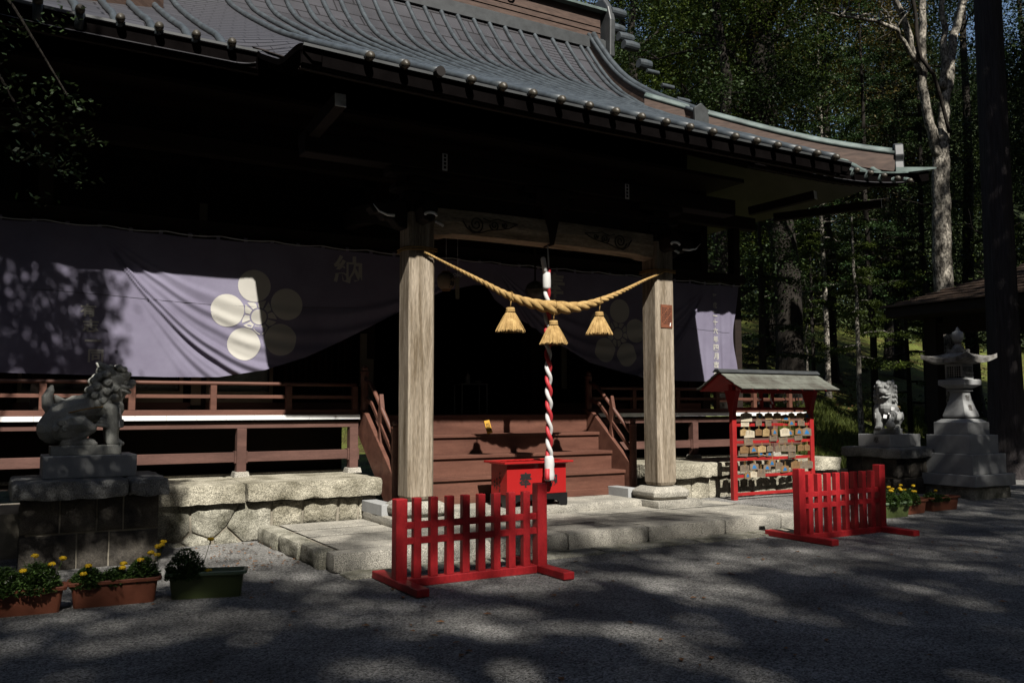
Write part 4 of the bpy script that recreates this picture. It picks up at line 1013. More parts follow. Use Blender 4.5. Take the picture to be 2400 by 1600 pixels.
for s_ in (-1, 1):
    m = MB(); x0, x1 = 9.90, 12.14
    def rp_(u, t, d=0): return (u, EY+s_*lerp(0, .50, t), 2.185-.31*t+.03*t*t-d)
    for r in range(3):
        t0, t1 = r/3, (r+1)/3; nc = 8
        for c in range(nc):
            ua = lerp(x0, x1, (c-(.5 if r % 2 else 0))/nc); ub = lerp(x0, x1, (c+1-(.5 if r % 2 else 0))/nc); ua = max(x0, ua)+.003; ub = min(x1, ub)-.003
            if c == nc-1: ub = x1
            lift = .012*(3-r)/3
            a, b, c_, d_ = [V(q) for q in (rp_(ua, t0), rp_(ub, t0), rp_(ub, t1+.02, -.012), rp_(ua, t1+.02, -.012))]
            m.add([a, b, c_, d_, a-V((0,0,.012)), b-V((0,0,.012)), c_-V((0,0,.012)), d_-V((0,0,.012))], [(0,1,2,3),(7,6,5,4),(0,4,5,1),(2,6,7,3),(1,5,6,2),(3,7,4,0)])
    o = build('roof', m, M['copper_aged'], ev, fix=True)
    m = MB(); m.prism([(0,2.165),(.47,1.885),(.47,1.872),(0,2.145)], lambda u, v, d: (d, EY+s_*u, v), 9.94, 12.10); build('roof_board', m, M['red_stand'], ev, fix=True)
    for x in (9.96, 12.08):
        m = MB(); m.bar((x, EY+s_*.02, 2.145), (x, EY+s_*.42, 1.905), .03, .04); build('barge_board', m, M['red_stand'], ev)
m = MB(); m.prism([(-.09,2.17),(-.03,2.225),(.03,2.225),(.09,2.17),(.0,2.19)], lambda u, v, d: (d, EY+u, v), 9.86, 12.18); build('roof_ridge', m, M['copper_edge'], ev, fix=True)
# votive plaques
random.seed(21)
names = {'pine': 'pale orange', 'pine_pale': 'pale cream', 'pine_grey': 'weathered grey', 'pine_brown': 'brown'}
def plaque_mesh(wd, ht, blue, wmi):
    m = MB(); h2 = ht*.80
    m.prism([(-wd/2,-h2),(wd/2,-h2),(wd/2,0),(0,ht-h2),(-wd/2,0)], lambda u, v, d: (u, d, v), -.006, .006)
    m.tube([(-.006, -.008, ht-h2-.01), (-.01, -.008, ht-h2+.03), (0, -.01, ht-h2+.055), (.01, -.008, ht-h2+.03), (.006, -.008, ht-h2-.01), (.004, -.009, ht-h2-.05)], .0025, 4, 1)
    if blue: m.add([(-wd*.28,-.0075,-h2*.75),(wd*.28,-.0075,-h2*.75),(wd*.12,-.0075,-h2*.25),(.0,-.0075,-h2*.02),(-wd*.12,-.0075,-h2*.25)], [(0,1,2,3,4)], 2)
    else:
        for k in range(5):
            x = -wd*.3+k*wd*.15; z = -h2*.05
            for q in range(4): m.add([(x,-.0072,z-.004),(x+.006,-.0072,z-.004),(x+.006,-.0072,z+.004),(x,-.0072,z+.004)], [(0,1,2,3)], 3); z -= .013
    return m
ORD = ['first', 'second', 'third', 'fourth', 'fifth', 'sixth', 'seventh', 'eighth', 'ninth', 'tenth', 'eleventh', 'twelfth', 'thirteenth', 'fourteenth', 'fifteenth']
rown = ['top', 'second', 'third', 'lowest']
meshes = {}
rowsp = [(1.585, [(10.42,'pine_pale',0,1.35,0),(10.40,'pine_pale',0,1.05,-.11),(10.72,'pine',1,1,0),(10.70,'pine_grey',0,1,-.11),(10.92,'pine',0,1,0),(10.92,'pine_grey',0,1,-.11),(11.13,'pine',0,1,0),(11.32,'pine_brown',1,1.1,-.03),(11.46,'pine',0,.95,0),(11.47,'pine_brown',1,.95,-.12),(11.68,'pine',0,1,0),(11.70,'pine_grey',0,1,-.12),(11.84,'pine_brown',1,1,0)]),
    (1.325, [(10.36,'pine',0,1,0),(10.47,'pine_pale',0,1.2,-.02),(10.46,'pine_grey',0,1.1,-.14),(10.69,'pine_brown',0,1,0),(10.86,'pine',0,1.15,0),(11.05,'pine_brown',1,1,0),(11.03,'pine_grey',0,1,-.1),(11.28,'pine_pale',0,1.3,0),(11.26,'pine_grey',0,1.1,-.13),(11.42,'pine_brown',1,.9,-.02),(11.63,'pine_brown',1,1.05,0),(11.62,'pine_grey',0,1,-.1),(11.82,'pine_grey',1,1.25,0)]),
    (1.05, [(10.36,'pine_brown',0,1.05,0),(10.35,'pine_grey',0,1.05,-.06),(10.56,'pine_brown',1,1,0),(10.75,'pine',0,1.1,0),(10.74,'pine_brown',1,1,-.07),(10.93,'pine_grey',0,1,0),(10.94,'pine_grey',1,1,-.08),(11.14,'pine_grey',0,1.2,0),(11.28,'pine_grey',0,1,0),(11.45,'pine_grey',0,1.15,0),(11.46,'pine_grey',0,1.1,-.1),(11.66,'pine_brown',0,1,0),(11.82,'pine_brown',0,1,0)]),
    (.775, [(10.36,'pine_grey',0,1.1,-.02),(10.43,'pine_brown',1,.9,-.14),(10.57,'pine_grey',1,1.1,0),(10.56,'pine_pale',0,.9,-.13),(10.72,'pine_grey',0,1.2,-.10),(10.86,'pine_grey',1,.9,-.03),(10.98,'pine_brown',1,1.15,.05),(11.14,'pine_grey',0,1.1,0),(11.28,'pine_brown',1,1.15,-.06),(11.53,'pine_brown',0,1.2,0),(11.66,'pine_grey',0,1,0),(11.83,'pine_grey',0,1.2,0)])]
for ri, (z, row) in enumerate(rowsp):
    row = sorted(row)
    for i, (x, mt, blue, sc_, dz) in enumerate(row):
        key = (mt, blue)
        if key not in meshes:
            mb = plaque_mesh(.150, .105, blue, 0); me = bpy.data.meshes.new('votive_plaque'); me.from_pydata(mb.v, [], mb.f); me.polygons.foreach_set('material_index', mb.m)
            bm = bmesh.new(); bm.from_mesh(me); bmesh.ops.recalc_face_normals(bm, faces=bm.faces); bm.to_mesh(me); bm.free()
            for q in (mt, 'straw_dark', 'blue', 'ink'): me.materials.append(M[q])
            meshes[key] = me
        o = bpy.data.objects.new('votive_plaque', meshes[key]); COL.objects.link(o)
        behind = dz < -.05
        o.location = (x+.03, EY-.045+(-.0 if not behind else .012)-.004*(i % 3), z-.082+dz); o.scale = (sc_*random.uniform(1.0, 1.12), 1, sc_*random.uniform(.95, 1.1)); o.rotation_euler = (R_(random.uniform(-4, 4)), R_(random.uniform(-4, 4)), R_(random.uniform(-12, 12)))
        tag(o, f"{names[mt]} votive plaque{' with blue mountain' if blue else ''}, {ORD[i]} from left, {rown[ri]} row of stand", 'votive plaque', 'votive plaques on the red stand')
# white paper streamers
def streamer_mb(h, wd=.045):
    m = MB(); pts = []
    for k in range(3):
        s_ = (k % 2)*2-1; x = .018*s_*(k+1)*.7; z0 = -h*k/3; z1 = -h*(k+1)/3-.008
        m.add([(x-wd*.5, -.002*k, z0), (x+wd*.5, -.004*k-.006, z0-.012), (x+wd*.5+.012*s_, -.004*k-.012, z1), (x-wd*.5+.012*s_, -.002*k-.004, z1+.012)], [(0,1,2,3)])
        m.add([(x-wd*.5, -.002*k-.0015, z0), (x+wd*.5, -.004*k-.0075, z0-.012), (x+wd*.5+.012*s_, -.004*k-.0135, z1), (x-wd*.5+.012*s_, -.002*k-.0055, z1+.012)], [(3,2,1,0)])
    return m
for i, (x, w_) in enumerate(((10.72, 'leftmost'), (11.0, 'second from left'), (11.33, 'third from left'), (11.66, 'rightmost'))):
    m = streamer_mb(.16 if i in (1, 3) else .12); m.tube([(0,0,0),(0,0,.07)], .003, 4); o = build('paper_streamer', m, M['paper'])
    o.location = (x, EY-.06, 1.79-.02*(i % 2)); o.rotation_euler = (0, R_(12*(i-1.5)), R_(20))
    tag(o, f'white zigzag paper streamer under the plaque stand roof, {w_} of four', 'paper streamer', 'paper streamers hanging under the plaque stand roof')

# ------------------------------------------------------------------ stone lions on pedestals
def pedestal(px0, side, label):
    """px0: left end of the cap stone"""
    t = thing('stone_pedestal', label, 'pedestal', (px0+.73, 10.5, 0))
    x0, x1 = px0, px0+1.46
    if side == 0: bx0, bx1 = .41, 1.31
    else: bx0, bx1 = 13.92, 14.80
    m = MB(); rough_block(m, x0, 9.86, .70, x0+1.07, 11.15, .885, amp=.02, seed=px0+2, edge=.010); build('cap_stone', m, M['cap_granite'], t, sm=True)
    m = MB(); rough_block(m, x0+1.075, 9.86, .70, x1, 11.15, .885, amp=.02, seed=px0+3, edge=.010); build('cap_stone', m, M['cap_granite'], t, sm=True)
    m = MB(); m.box(x0+.138, 10.014, -.05, x1-.10, 11.1, .70); build('core', m, M['mortar'], t)
    # two courses of dark squared stones on the front and the left side
    for (za, zb, js) in ((.355, .70, [.08, .44, .78, 1.03, 1.38]), (-.05, .345, [.08, .60, .90, 1.38])):
        for i in range(len(js)-1):
            q = MB(); poly_stone(q, [(x0+js[i]+.008, za+.006), (x0+js[i+1]-.008, za+.006), (x0+js[i+1]-.008, zb-.006), (x0+js[i]+.008, zb-.006)], px0*3+i*2.2+za, y=9.97, amp=.02); build('course_stone', q, M['dark_stone'], t, sm=True)
        ys = [9.99, 10.38, 10.75, 11.12] if za > .3 else [9.99, 10.55, 11.12]
        for i in range(len(ys)-1):
            q = MB(); poly_stone(q, [(-(ys[i+1]-.008), za+.006), (-(ys[i]+.008), za+.006), (-(ys[i]+.008), zb-.006), (-(ys[i+1]-.008), zb-.006)], px0+i*3.1+za*5, y=x0+.10, amp=.02)
            q.v = [(yy, -xx, zz) for xx, yy, zz in q.v]; build('course_stone', q, M['dark_stone'], t, sm=True)
    m = MB(); m.box(bx0, 10.27, .886, bx1, 10.95, 1.115); pb = build('plinth_block', m, M['grey_granite'], t, bev=.006)
    if side == 1:
        m = MB(); write(m, '奉', -(10.56), 1.01, .12, .12, lambda u, v: (bx0-.0025, -u, v), 0); build('carved_character', m, M['ink'], pb)
    return t
pedestal(.13, 0, 'dark squared stone pedestal with granite cap under the left lion, by the planters')
pedestal(13.64, 1, 'dark squared stone pedestal with rough granite cap under the right lion, beside the stone lantern')

def lion(name_label, loc, flip, ball, mt):
    m = MB()
    def S_(x, y, z, r, sc=(1,1,1)): m.sphere((x, y, z), r, 14, 0, sc)
    def T_(pts, rad): 
        m.tube(pts, rad, 12)
        for p, r in zip((pts[0], pts[-1]), (rad[0], rad[-1])): S_(p[0], p[1], p[2], r)
    # trunk: rump, back, deep chest, neck
    T_([(-.30,0,.20),(-.22,0,.30),(-.10,0,.38),(.05,0,.43),(.17,0,.45),(.24,0,.42)], [.165,.185,.172,.165,.168,.14])
    T_([(.12,0,.45),(.19,0,.56),(.24,0,.66)], [.175,.17,.15])
    S_(-.10,0,.47,.095); S_(.25,0,.38,.115)
    # head: skull, brow, muzzle, jaw, cheeks
    S_(.25,0,.73,.148); S_(.31,0,.77,.115); S_(.36,0,.70,.085,(1.1,1,.8)); S_(.42,0,.695,.062,(1.1,1.15,.8)); S_(.455,0,.715,.034,(1,1.3,.9))
    S_(.36,0,.605,.062,(1.35,1.1,.6)); S_(.40,0,.60,.04,(1.2,1.2,.6)); S_(.33,0,.57,.06)
    for s_ in (-1, 1):
        S_(.385,s_*.065,.775,.036); S_(.41,s_*.05,.80,.028); S_(.35,s_*.075,.80,.04)        # brows and eyes
        S_(.395,s_*.06,.745,.020)
        T_([(.34,s_*.10,.66),(.39,s_*.085,.645),(.44,s_*.055,.655)], [.022,.02,.016]); T_([(.34,s_*.095,.62),(.39,s_*.08,.60),(.42,s_*.05,.59)], [.018,.018,.015])
        S_(.47,s_*.025,.70,.018)
        # ears laid back
        T_([(.24,s_*.10,.80),(.18,s_*.12,.855),(.125,s_*.125,.90),(.10,s_*.12,.925)], [.045,.042,.03,.012])
        T_([(.26,s_*.04,.83),(.20,s_*.05,.86),(.12,s_*.06,.85)], [.045,.045,.03])
        # curled mane: rows of snails with a spiral ridge
        for (cx, cz, rr) in ((.10,.76,.05),(.085,.66,.055),(.07,.56,.052),(.185,.60,.052),(.19,.70,.050),(.17,.79,.045),(.27,.63,.045),(.26,.54,.045),(.15,.50,.045),(.30,.87,.042),(.35,.85,.038),(.03,.62,.045),(.06,.72,.045),(.13,.83,.042),(.22,.87,.04),(.10,.46,.05),(.20,.42,.045)):
            yy = s_*(.148 if cz < .8 else .085) if cx > .12 else s_*.125
            S_(cx, yy, cz, rr)
            sp = [(cx+rr*(.75-.65*k/14)*math.cos(k*.75), yy+s_*(rr*.72+.012*k/14), cz+rr*(.75-.65*k/14)*math.sin(k*.75)) for k in range(15)]
            m.tube(sp, [.014]*15, 6)
        # hind leg: haunch, knee forward, long foot flat on the plinth
        S_(-.17,s_*.12,.20,.150,(1.15,.72,1)); T_([(-.16,s_*.15,.24),(-.04,s_*.17,.25),(.04,s_*.165,.20)], [.10,.085,.06]); T_([(.04,s_*.165,.20),(-.07,s_*.15,.10),(-.20,s_*.14,.05)], [.055,.05,.045])
        T_([(-.20,s_*.14,.045),(-.05,s_*.15,.045),(.05,s_*.15,.04)], [.045,.045,.05])
        for q in (-.028, 0, .028): S_(.085, s_*.15+q, .032, .028)
        for (cx, cz, rr) in ((-.24,.26,.045),(-.15,.28,.05),(-.20,.20,.045),(-.29,.20,.04)):
            S_(cx, s_*.19, cz, rr); m.tube([(cx+rr*(.8-.6*k/12)*math.cos(k*.8), s_*(.19+rr*.85), cz+rr*(.8-.6*k/12)*math.sin(k*.8)) for k in range(13)], [.010]*13, 6)
        # front leg
        if ball and s_ == -flip:
            T_([(.22,s_*.12,.40),(.27,s_*.14,.28),(.30,s_*.14,.22)], [.085,.07,.055]); T_([(.30,s_*.14,.22),(.36,s_*.12,.17),(.40,s_*.11,.165)], [.05,.045,.045])
            for q in (-.03, 0, .03): S_(.43, s_*.11+q, .16, .024)
        else:
            T_([(.23,s_*.11,.40),(.26,s_*.13,.26),(.25,s_*.12,.14),(.26,s_*.12,.05)], [.095,.078,.068,.065]); S_(.29,s_*.12,.045,.06,(1.1,1,.7))
            for q in (-.035, 0, .035): S_(.345, s_*.12+q, .03, .028)
        # flame tufts at the elbow, tendons
        for k in range(4): T_([(.16-.02*k,s_*.155,.33-.03*k),(.26,s_*.175,.30-.03*k),(.35,s_*.16,.285-.022*k)], [.02,.022,.012])
        S_(.19,s_*.12,.44,.075)
        # beard locks
        for k in range(3): T_([(.33-.03*k,s_*(.03+.02*k),.56),(.33-.03*k,s_*(.035+.03*k),.50),(.30-.03*k,s_*(.04+.03*k),.45)], [.028,.025,.01])
    if ball: S_(.42, -flip*.11, .085, .085)
    # flame tail
    T_([(-.30,0,.34),(-.36,0,.45),(-.37,0,.54),(-.34,0,.62),(-.33,0,.655)], [.055,.062,.055,.04,.02]); T_([(-.22,.02,.42),(-.25,.02,.50),(-.29,.02,.55)], [.06,.05,.02])
    T_([(-.27,-.03,.40),(-.21,-.04,.48),(-.17,-.04,.50)], [.05,.045,.02])
    # own base slab
    m.box(-.33, -.20, -.085, .34, .20, .012)
    me = bpy.data.meshes.new('lion'); me.from_pydata(m.v, [], m.f); o = bpy.data.objects.new('lion_tmp', me); COL.objects.link(o)
    r = o.modifiers.new('r', 'REMESH'); r.mode = 'VOXEL'; r.voxel_size = .0062; s2 = o.modifiers.new('s', 'SMOOTH'); s2.iterations = 1; s2.factor = .5
    bpy.context.view_layer.update()
    me2 = bpy.data.meshes.new_from_object(o.evaluated_get(bpy.context.evaluated_depsgraph_get())); bpy.data.objects.remove(o); bpy.data.meshes.remove(me)
    me2.polygons.foreach_set('use_smooth', [True]*len(me2.polygons)); me2.name = 'stone_lion'
    o = link('stone_lion', me2, M[mt]); o.location = loc; o.rotation_euler = (0, 0, 0 if flip == 1 else math.pi+.48); o.scale = (1.02, 1.0, .985)
    tag(o, name_label, 'stone lion', 'pair of stone guardian lions'); return o
lion('weathered stone guardian lion in profile facing the steps, on the left pedestal', (.82, 10.60, 1.20), 1, False, 'statue')
lion('pale stone guardian lion with paw on a ball, facing the camera side', (14.33, 10.60, 1.20), -1, True, 'statue_pale')
# straw cords with paper streamers tied round the lions
def lion_cord(cx, dirx, label, n_):
    t = thing('lion_cord', label, 'straw cord', (cx, 10.6, 1.6))
    m = MB(); pts = []
    for k in range(25):
        a = 2*math.pi*k/24; pts.append((cx+dirx*(.02+.30*math.cos(a)), 10.6+.205*math.sin(a), 1.60+.055*math.cos(a)+.008*math.sin(a*3)))
    def turn(mm):
        if dirx > 0: return mm
        c_, s_ = math.cos(.48), math.sin(.48)
        mm.v = [(cx+(x-cx)*c_-(y-10.6)*s_, 10.6+(x-cx)*s_+(y-10.6)*c_, z) for x, y, z in mm.v]; return mm
    m.tube(pts, .007, 6, cap=False); build('cord', turn(m), M['straw_dark'], t, sm=True)
    for k in range(n_):
        s_ = streamer_mb(.21, .055); s_.v = [(x*.3-y, x if dirx > 0 else -x, z) for x, y, z in s_.v]
        yy = 10.6-.04-.11*k if dirx < 0 else 10.55-.09*k
        s_.move((cx+dirx*(.345+.0*k), yy, 1.62)); build('paper_streamer', turn(s_), M['paper'], t)
lion_cord(.80, 1, 'thin straw cord with white paper streamers tied round the left lion', 2)
lion_cord(14.35, -1, 'thin straw cord with two white zigzag papers tied round the right lion', 2)

# ------------------------------------------------------------------ stone lantern
ln = thing('stone_lantern', 'tall grey granite lantern with curved roof on stepped base beside the dark tree trunk', 'stone lantern', (15.02, 9.6, 0))
LC = (15.02, 9.6, 0); G_ = M['grey_granite']
m = MB(); rough_block(m, 14.47, 9.05, -.1, 15.57, 10.15, .235, amp=.012, seed=4, edge=.01); build('foundation', m, M['granite_moss'], ln, sm=True)
for hw, z0, z1 in ((.60, .235, .435), (.50, .435, .785), (.42, .785, 1.115)):
    m = MB(); m.cbox(LC[0], LC[1], (z0+z1)/2, hw*2, hw*2, z1-z0); build('base_step', m, G_, ln, bev=.008)
m = MB(); m.sq([(.325, 1.115), (.325, 1.335), (.30, 1.345), (.27, 1.37), (.235, 1.395), (.20, 1.40)], LC); build('pedestal_block', m, G_, ln, bev=.004)
m = MB(); m.sq([(.17, 1.402), (.215, 1.435), (.215, 1.465), (.175, 1.60), (.135, 1.74), (.118, 1.86), (.12, 1.885), (.155, 1.895), (.155, 1.925), (.12, 1.94)], LC); sf = build('shaft', m, G_, ln, bev=.004)
for k, ch in enumerate('献燈'):
    m = MB(); write(m, ch, LC[0]+.0, 1.775-.17*k, .11, .11, lambda u, v: (u, LC[1]-lerp(.118, .215, (1.86-v)/.395)-.004, v), .0); build('carved_character', m, M['carve'], sf)
m = MB(); m.sq([(.14, 1.94), (.19, 1.965), (.245, 2.0), (.255, 2.005), (.255, 2.095), (.24, 2.105)], LC); build('platform', m, G_, ln, bev=.004)
fb = MB(); hw = .165; z0, z1 = 2.105, 2.385
fb.box(LC[0]-hw, LC[1]-hw, z0, LC[0]+hw, LC[1]+hw, z0+.03); fb.box(LC[0]-hw, LC[1]-hw, z1-.045, LC[0]+hw, LC[1]+hw, z1)
for sx in (-1, 1):
    for sy in (-1, 1): fb.cbox(LC[0]+sx*(hw-.018), LC[1]+sy*(hw-.018), (z0+z1)/2, .034, .034, z1-z0-.078)
cbx = build('lamp_box', fb, G_, ln)
m = MB(); m.cbox(LC[0], LC[1], (z0+z1)/2, .24, .24, z1-z0-.08); build('dark_core', m, M['interior'], cbx)
gr = MB()
for k in range(1, 6):
    u = -hw+.036+k*(2*hw-.072)/6; w_ = .006 if k != 3 else .014
    gr.cbox(LC[0]+u, LC[1]-hw+.012, (z0+z1)/2, w_*2, .012, z1-z0-.08); gr.cbox(LC[0]-hw+.012, LC[1]+u, (z0+z1)/2, .012, w_*2, z1-z0-.08)
for k in range(1, 5):
    z = z0+.03+k*(z1-z0-.075)/5
    gr.cbox(LC[0], LC[1]-hw+.012, z, 2*hw-.07, .010, .009); gr.cbox(LC[0]-hw+.012, LC[1], z, .010, 2*hw-.07, .009)
build('lattice', gr, G_, cbx)
m = MB(); m.box(LC[0]-hw-.002, LC[1]-hw-.006, z0+.03, LC[0]-hw+.06, LC[1]-hw+.0, z0+.16); m.box(LC[0]-hw-.002, LC[1]-hw-.006, z0+.03, LC[0]+hw, LC[1]-hw+.0, z0+.05); m.box(LC[0]-hw+.02, LC[1]-hw-.006, z0+.105, LC[0]+hw, LC[1]-hw+.0, z0+.13)
for k in range(7): m.box(LC[0]-.10+k*.038, LC[1]-hw-.006, z0+.05, LC[0]-.088+k*.038, LC[1]-hw, z0+.105)
build('balustrade', m, G_, cbx)
# roof with upturned corners
m = MB()
def lroof(u, v, top):
    r = max(abs(u), abs(v)); c = (abs(u)*abs(v))/(r*r+1e-9) if r > 1e-6 else 0
    R = .42*(1+.07*c**3)
    x, y = u*R, v*R
    z = 2.645-.17*r**.9+.10*(r**5)*(c**2) if top else 2.395+.10*(r**5)*(c**2)
    return (LC[0]+x, LC[1]+y, z)
m.grid(lambda u, v: lroof(u, v, True), frange(-1, 1, 32), frange(-1, 1, 32))
m.grid(lambda u, v: lroof(u, v, False), frange(-1, 1, 32), frange(-1, 1, 32), flip=True)
# vertical rim
for (fu) in (lambda t: (t, -1), lambda t: (1, t), lambda t: (-t, 1), lambda t: (-1, -t)):
    ts = frange(-1, 1, 32); base = len(m.v)
    for t in ts: u, v = fu(t); m.v.append(lroof(u, v, True)); m.v.append(lroof(u, v, False))
    for i in range(32): m.f.append((base+2*i, base+2*i+1, base+2*i+3, base+2*i+2)); m.m.append(0)
build('roof', m, M['lantern_roof'], ln, sm=False, fix=True)
m = MB(); m.sq([(.135, 2.585), (.135, 2.65), (.12, 2.655)], LC); m.lathe([(.10,2.655),(.105,2.67),(.085,2.70),(.06,2.73),(.055,2.76),(.075,2.775),(.055,2.785)], LC, 20)
build('finial_seat', m, M['lantern_roof'], ln)
m = MB(); m.lathe([(.05,2.785),(.085,2.82),(.10,2.87),(.102,2.92),(.09,2.965),(.05,2.985),(.035,3.0),(.04,3.015),(.02,3.04),(.004,3.065)], LC, 24); build('finial_jewel', m, G_, ln, sm=True)

# ------------------------------------------------------------------ planters of marigolds
def planter(cx, cy, rot, L, Wd, H, mt, rim, label, plants, seed):
    t = thing('planter', label, 'planter', (cx, cy, 0), 'planters of marigolds in front of the lion pedestals', world=False)
    t.rotation_euler = (0, 0, rot); random.seed(seed)
    def rr(hx, hy, z, c=.04):
        out = []
        for (sx, sy) in ((1,-1),(1,1),(-1,1),(-1,-1)):
            for k in range(4):
                a0 = {(1,-1):-90,(1,1):0,(-1,1):90,(-1,-1):180}[(sx, sy)]; a = R_(a0+k*30)
                out.append((sx*(hx-c)+c*math.cos(a), sy*(hy-c)+c*math.sin(a), z))
        return out
    def shell(rings, m):
        b = len(m.v); n = 16
        for r in rings: m.v += r
        for i in range(len(rings)-1):
            for k in range(n): m.f.append((b+i*n+k, b+i*n+(k+1) % n, b+(i+1)*n+(k+1) % n, b+(i+1)*n+k)); m.m.append(0)
    hx, hy = L/2, Wd/2
    m = MB(); shell([rr(hx-.05, hy-.04, .0), rr(hx-.048, hy-.038, .02), rr(hx-.03, hy-.02, H-.04), rr(hx-.02, hy-.012, H-.028)], m)
    m.f.append(tuple(range(16))[::-1]); m.m.append(0); build('tub', m, M[mt], t)
    m = MB(); shell([rr(hx-.016, hy-.008, H-.03), rr(hx, hy, H-.028), rr(hx+.003, hy+.003, H-.006), rr(hx-.004, hy-.004, H), rr(hx-.028, hy-.028, H-.002), rr(hx-.035, hy-.034, H-.05), rr(hx-.04, hy-.036, H-.09)], m); build('rim', m, M[rim], t)
    m = MB(); m.v += rr(hx-.036, hy-.03, H-.075); m.f.append(tuple(range(16))); m.m.append(0); build('soil', m, M['soil'], t)
    # plants are parts of their own thing, rooted here
    return t
def marigold(wx, wy, z, r, h, nfl, label, seed, flowers=None):
    random.seed(seed); t = thing('marigold', label, 'marigold', (wx, wy, z), 'marigold plants in the planters', world=False)
    m = MB(); f = MB()
    for k in range(16):
        a = random.uniform(0, 6.28); q = r*random.uniform(.3, .9); hh = h*random.uniform(.5, .95)
        m.tube([(0,0,-.02), (q*.4*math.cos(a), q*.4*math.sin(a), hh*.5), (q*math.cos(a), q*math.sin(a), hh)], [.004,.003,.002], 4)
    for k in range(int(3600*r/.14)):
        a = random.uniform(0, 6.28); q = r*math.sqrt(random.random())*1.05; zt = h*(1-.55*(q/r)**2)*random.uniform(.12, 1)
        if nz(q*math.cos(a)+seed, q*math.sin(a), zt, 14) < -.22: continue
        p = V((q*math.cos(a), q*math.sin(a), zt)); d = V((math.cos(a)+random.gauss(0,.6), math.sin(a)+random.gauss(0,.6), random.gauss(.35,.5))).normalized(); s_ = d.cross(V((random.gauss(0,.3),random.gauss(0,.3),1))).normalized()
        l = random.uniform(.02, .04); w_ = l*.27
        m.add([p-d*l*.5, p+s_*w_, p+d*l*.5, p-s_*w_], [(0,1,2,3)])
    build('foliage', m, M['plant'], t)
    fl_ = flowers if flowers is not None else [(random.uniform(-r, r)*.85, random.uniform(-r, r)*.6, h*random.uniform(.8, 1.15)) for _ in range(nfl)]
    for (fx, fy, fz) in fl_:
        f = MB(); n_ = 16
        for q in range(46):
            d = V((random.gauss(0,1), random.gauss(0,1), random.gauss(.35,.7))).normalized(); p = V((fx, fy, fz+.008))+V((d.x*.026, d.y*.026, d.z*.015)); u_ = d.cross(V((random.gauss(0,1),random.gauss(0,1),random.gauss(0,1)))).normalized(); v_ = d.cross(u_)
            f.add([p-u_*.010, p-v_*.010, p+u_*.010+d*.004, p+v_*.010], [(0,1,2,3)])
        f.tube([(fx*.7, fy*.7, h*.4), (fx, fy, fz)], .0025, 4, 1); build('flower', f, [M['flower'], M['plant']], t)
planter(.16, 8.02, R_(-4), .74, .24, .205, 'terracotta', 'terracotta', 'terracotta trough cut off by the left edge of the picture', [], 1)
planter(.885, 8.04, R_(-5), .71, .24, .21, 'terracotta', 'terracotta', 'terracotta trough next to the green one, under the left lion', [], 2)
planter(1.60, 7.93, R_(-17), .66, .235, .225, 'green_plastic', 'green_rim', 'green plastic trough half empty, below the left lion pedestal', [], 3)
marigold(.07, 8.0, .15, .16, .23, 0, 'dark bushy marigold plant at the left edge with few blooms', 5, [])
marigold(.31, 8.0, .15, .17, .26, 0, 'marigold with four yellow blooms in the trough at the left edge', 6, [(-.10,-.08,.19),(-.02,-.02,.29),(.10,-.06,.22),(.18,.0,.25)])
marigold(.68, 8.04, .15, .13, .17, 0, 'low marigold at the left end of the second terracotta trough', 7, [(-.04,-.09,.12),(.0,-.02,.17)])
marigold(.88, 8.04, .15, .12, .15, 0, 'small marigold with one yellow bloom in the middle of the second terracotta trough', 8, [(.05,-.07,.14),(.06,-.05,.17)])
marigold(1.10, 8.04, .15, .13, .22, 0, 'marigold with cluster of yellow blooms beside the green trough', 9, [(-.03,-.06,.19),(.05,-.04,.24),(.10,-.06,.22),(.11,.0,.28),(.14,.0,.29),(.16,.04,.31)])
marigold(1.43, 7.97, .15, .16, .27, 0, 'tall dark green marigold filling the left half of the green trough', 10, [(.20,.0,.32),(.17,-.1,.07)])
planter(11.42, 8.42, R_(0), .62, .24, .225, 'green_plastic', 'green_rim', 'green plastic trough behind the far end of the right barrier', [], 13)
planter(12.02, 8.56, R_(4), .66, .24, .205, 'terracotta', 'terracotta', 'terracotta trough in the middle of the right group by the pedestal', [], 14)
planter(12.86, 8.62, R_(0), .74, .24, .21, 'terracotta', 'terracotta', 'terracotta trough at the right end, before the stone lantern', [], 15)
marigold(11.30, 8.40, .15, .15, .26, 4, 'marigold at the barrier end of the right green trough', 15)
marigold(11.56, 8.40, .15, .15, .26, 4, 'marigold at the lantern end of the right green trough', 16)
marigold(11.95, 8.52, .14, .15, .24, 4, 'marigold with yellow blooms in the middle right trough', 17)
marigold(12.62, 8.60, .14, .14, .15, 1, 'small marigold with one bloom in the trough before the lantern', 18)
marigold(12.85, 8.60, .14, .12, .10, 0, 'short leafy marigold without blooms before the lantern', 19)

# ------------------------------------------------------------------ small things on and in the shrine
o = build('step_sign', MB().prism([(-.045,0),(.045,0),(.045,.20),(-.045,.20)], lambda u, v, d: (u, d, v), -.006, .006), [M['yellow_sign'], M['ink']])
o.location = (6.33, 11.47, 1.232); o.rotation_euler = (R_(-14), R_(-10), 0)
mb = MB()
for r in range(6):
    for c in range(3): mb.box(-.03+c*.022, -.0085, .03+r*.022, -.016+c*.022, -.007, .045+r*.022)
ch = build('notice_text', mb, M['ink'], o); tag(o, 'small yellow notice leaning on the upper step under the straw rope shadow', 'sign')
mb = MB(); mb.prism([(8.315,2.775),(8.53,2.775),(8.53,3.115),(8.315,3.115)], lambda u, v, d: (u, d, v), 9.888, 9.899); pq = build('plate', mb, M['copperplate']); pq.name = 'copper_plaque'
tag(pq, 'small copper plaque fixed to the right porch post', 'plaque')
mb = MB()
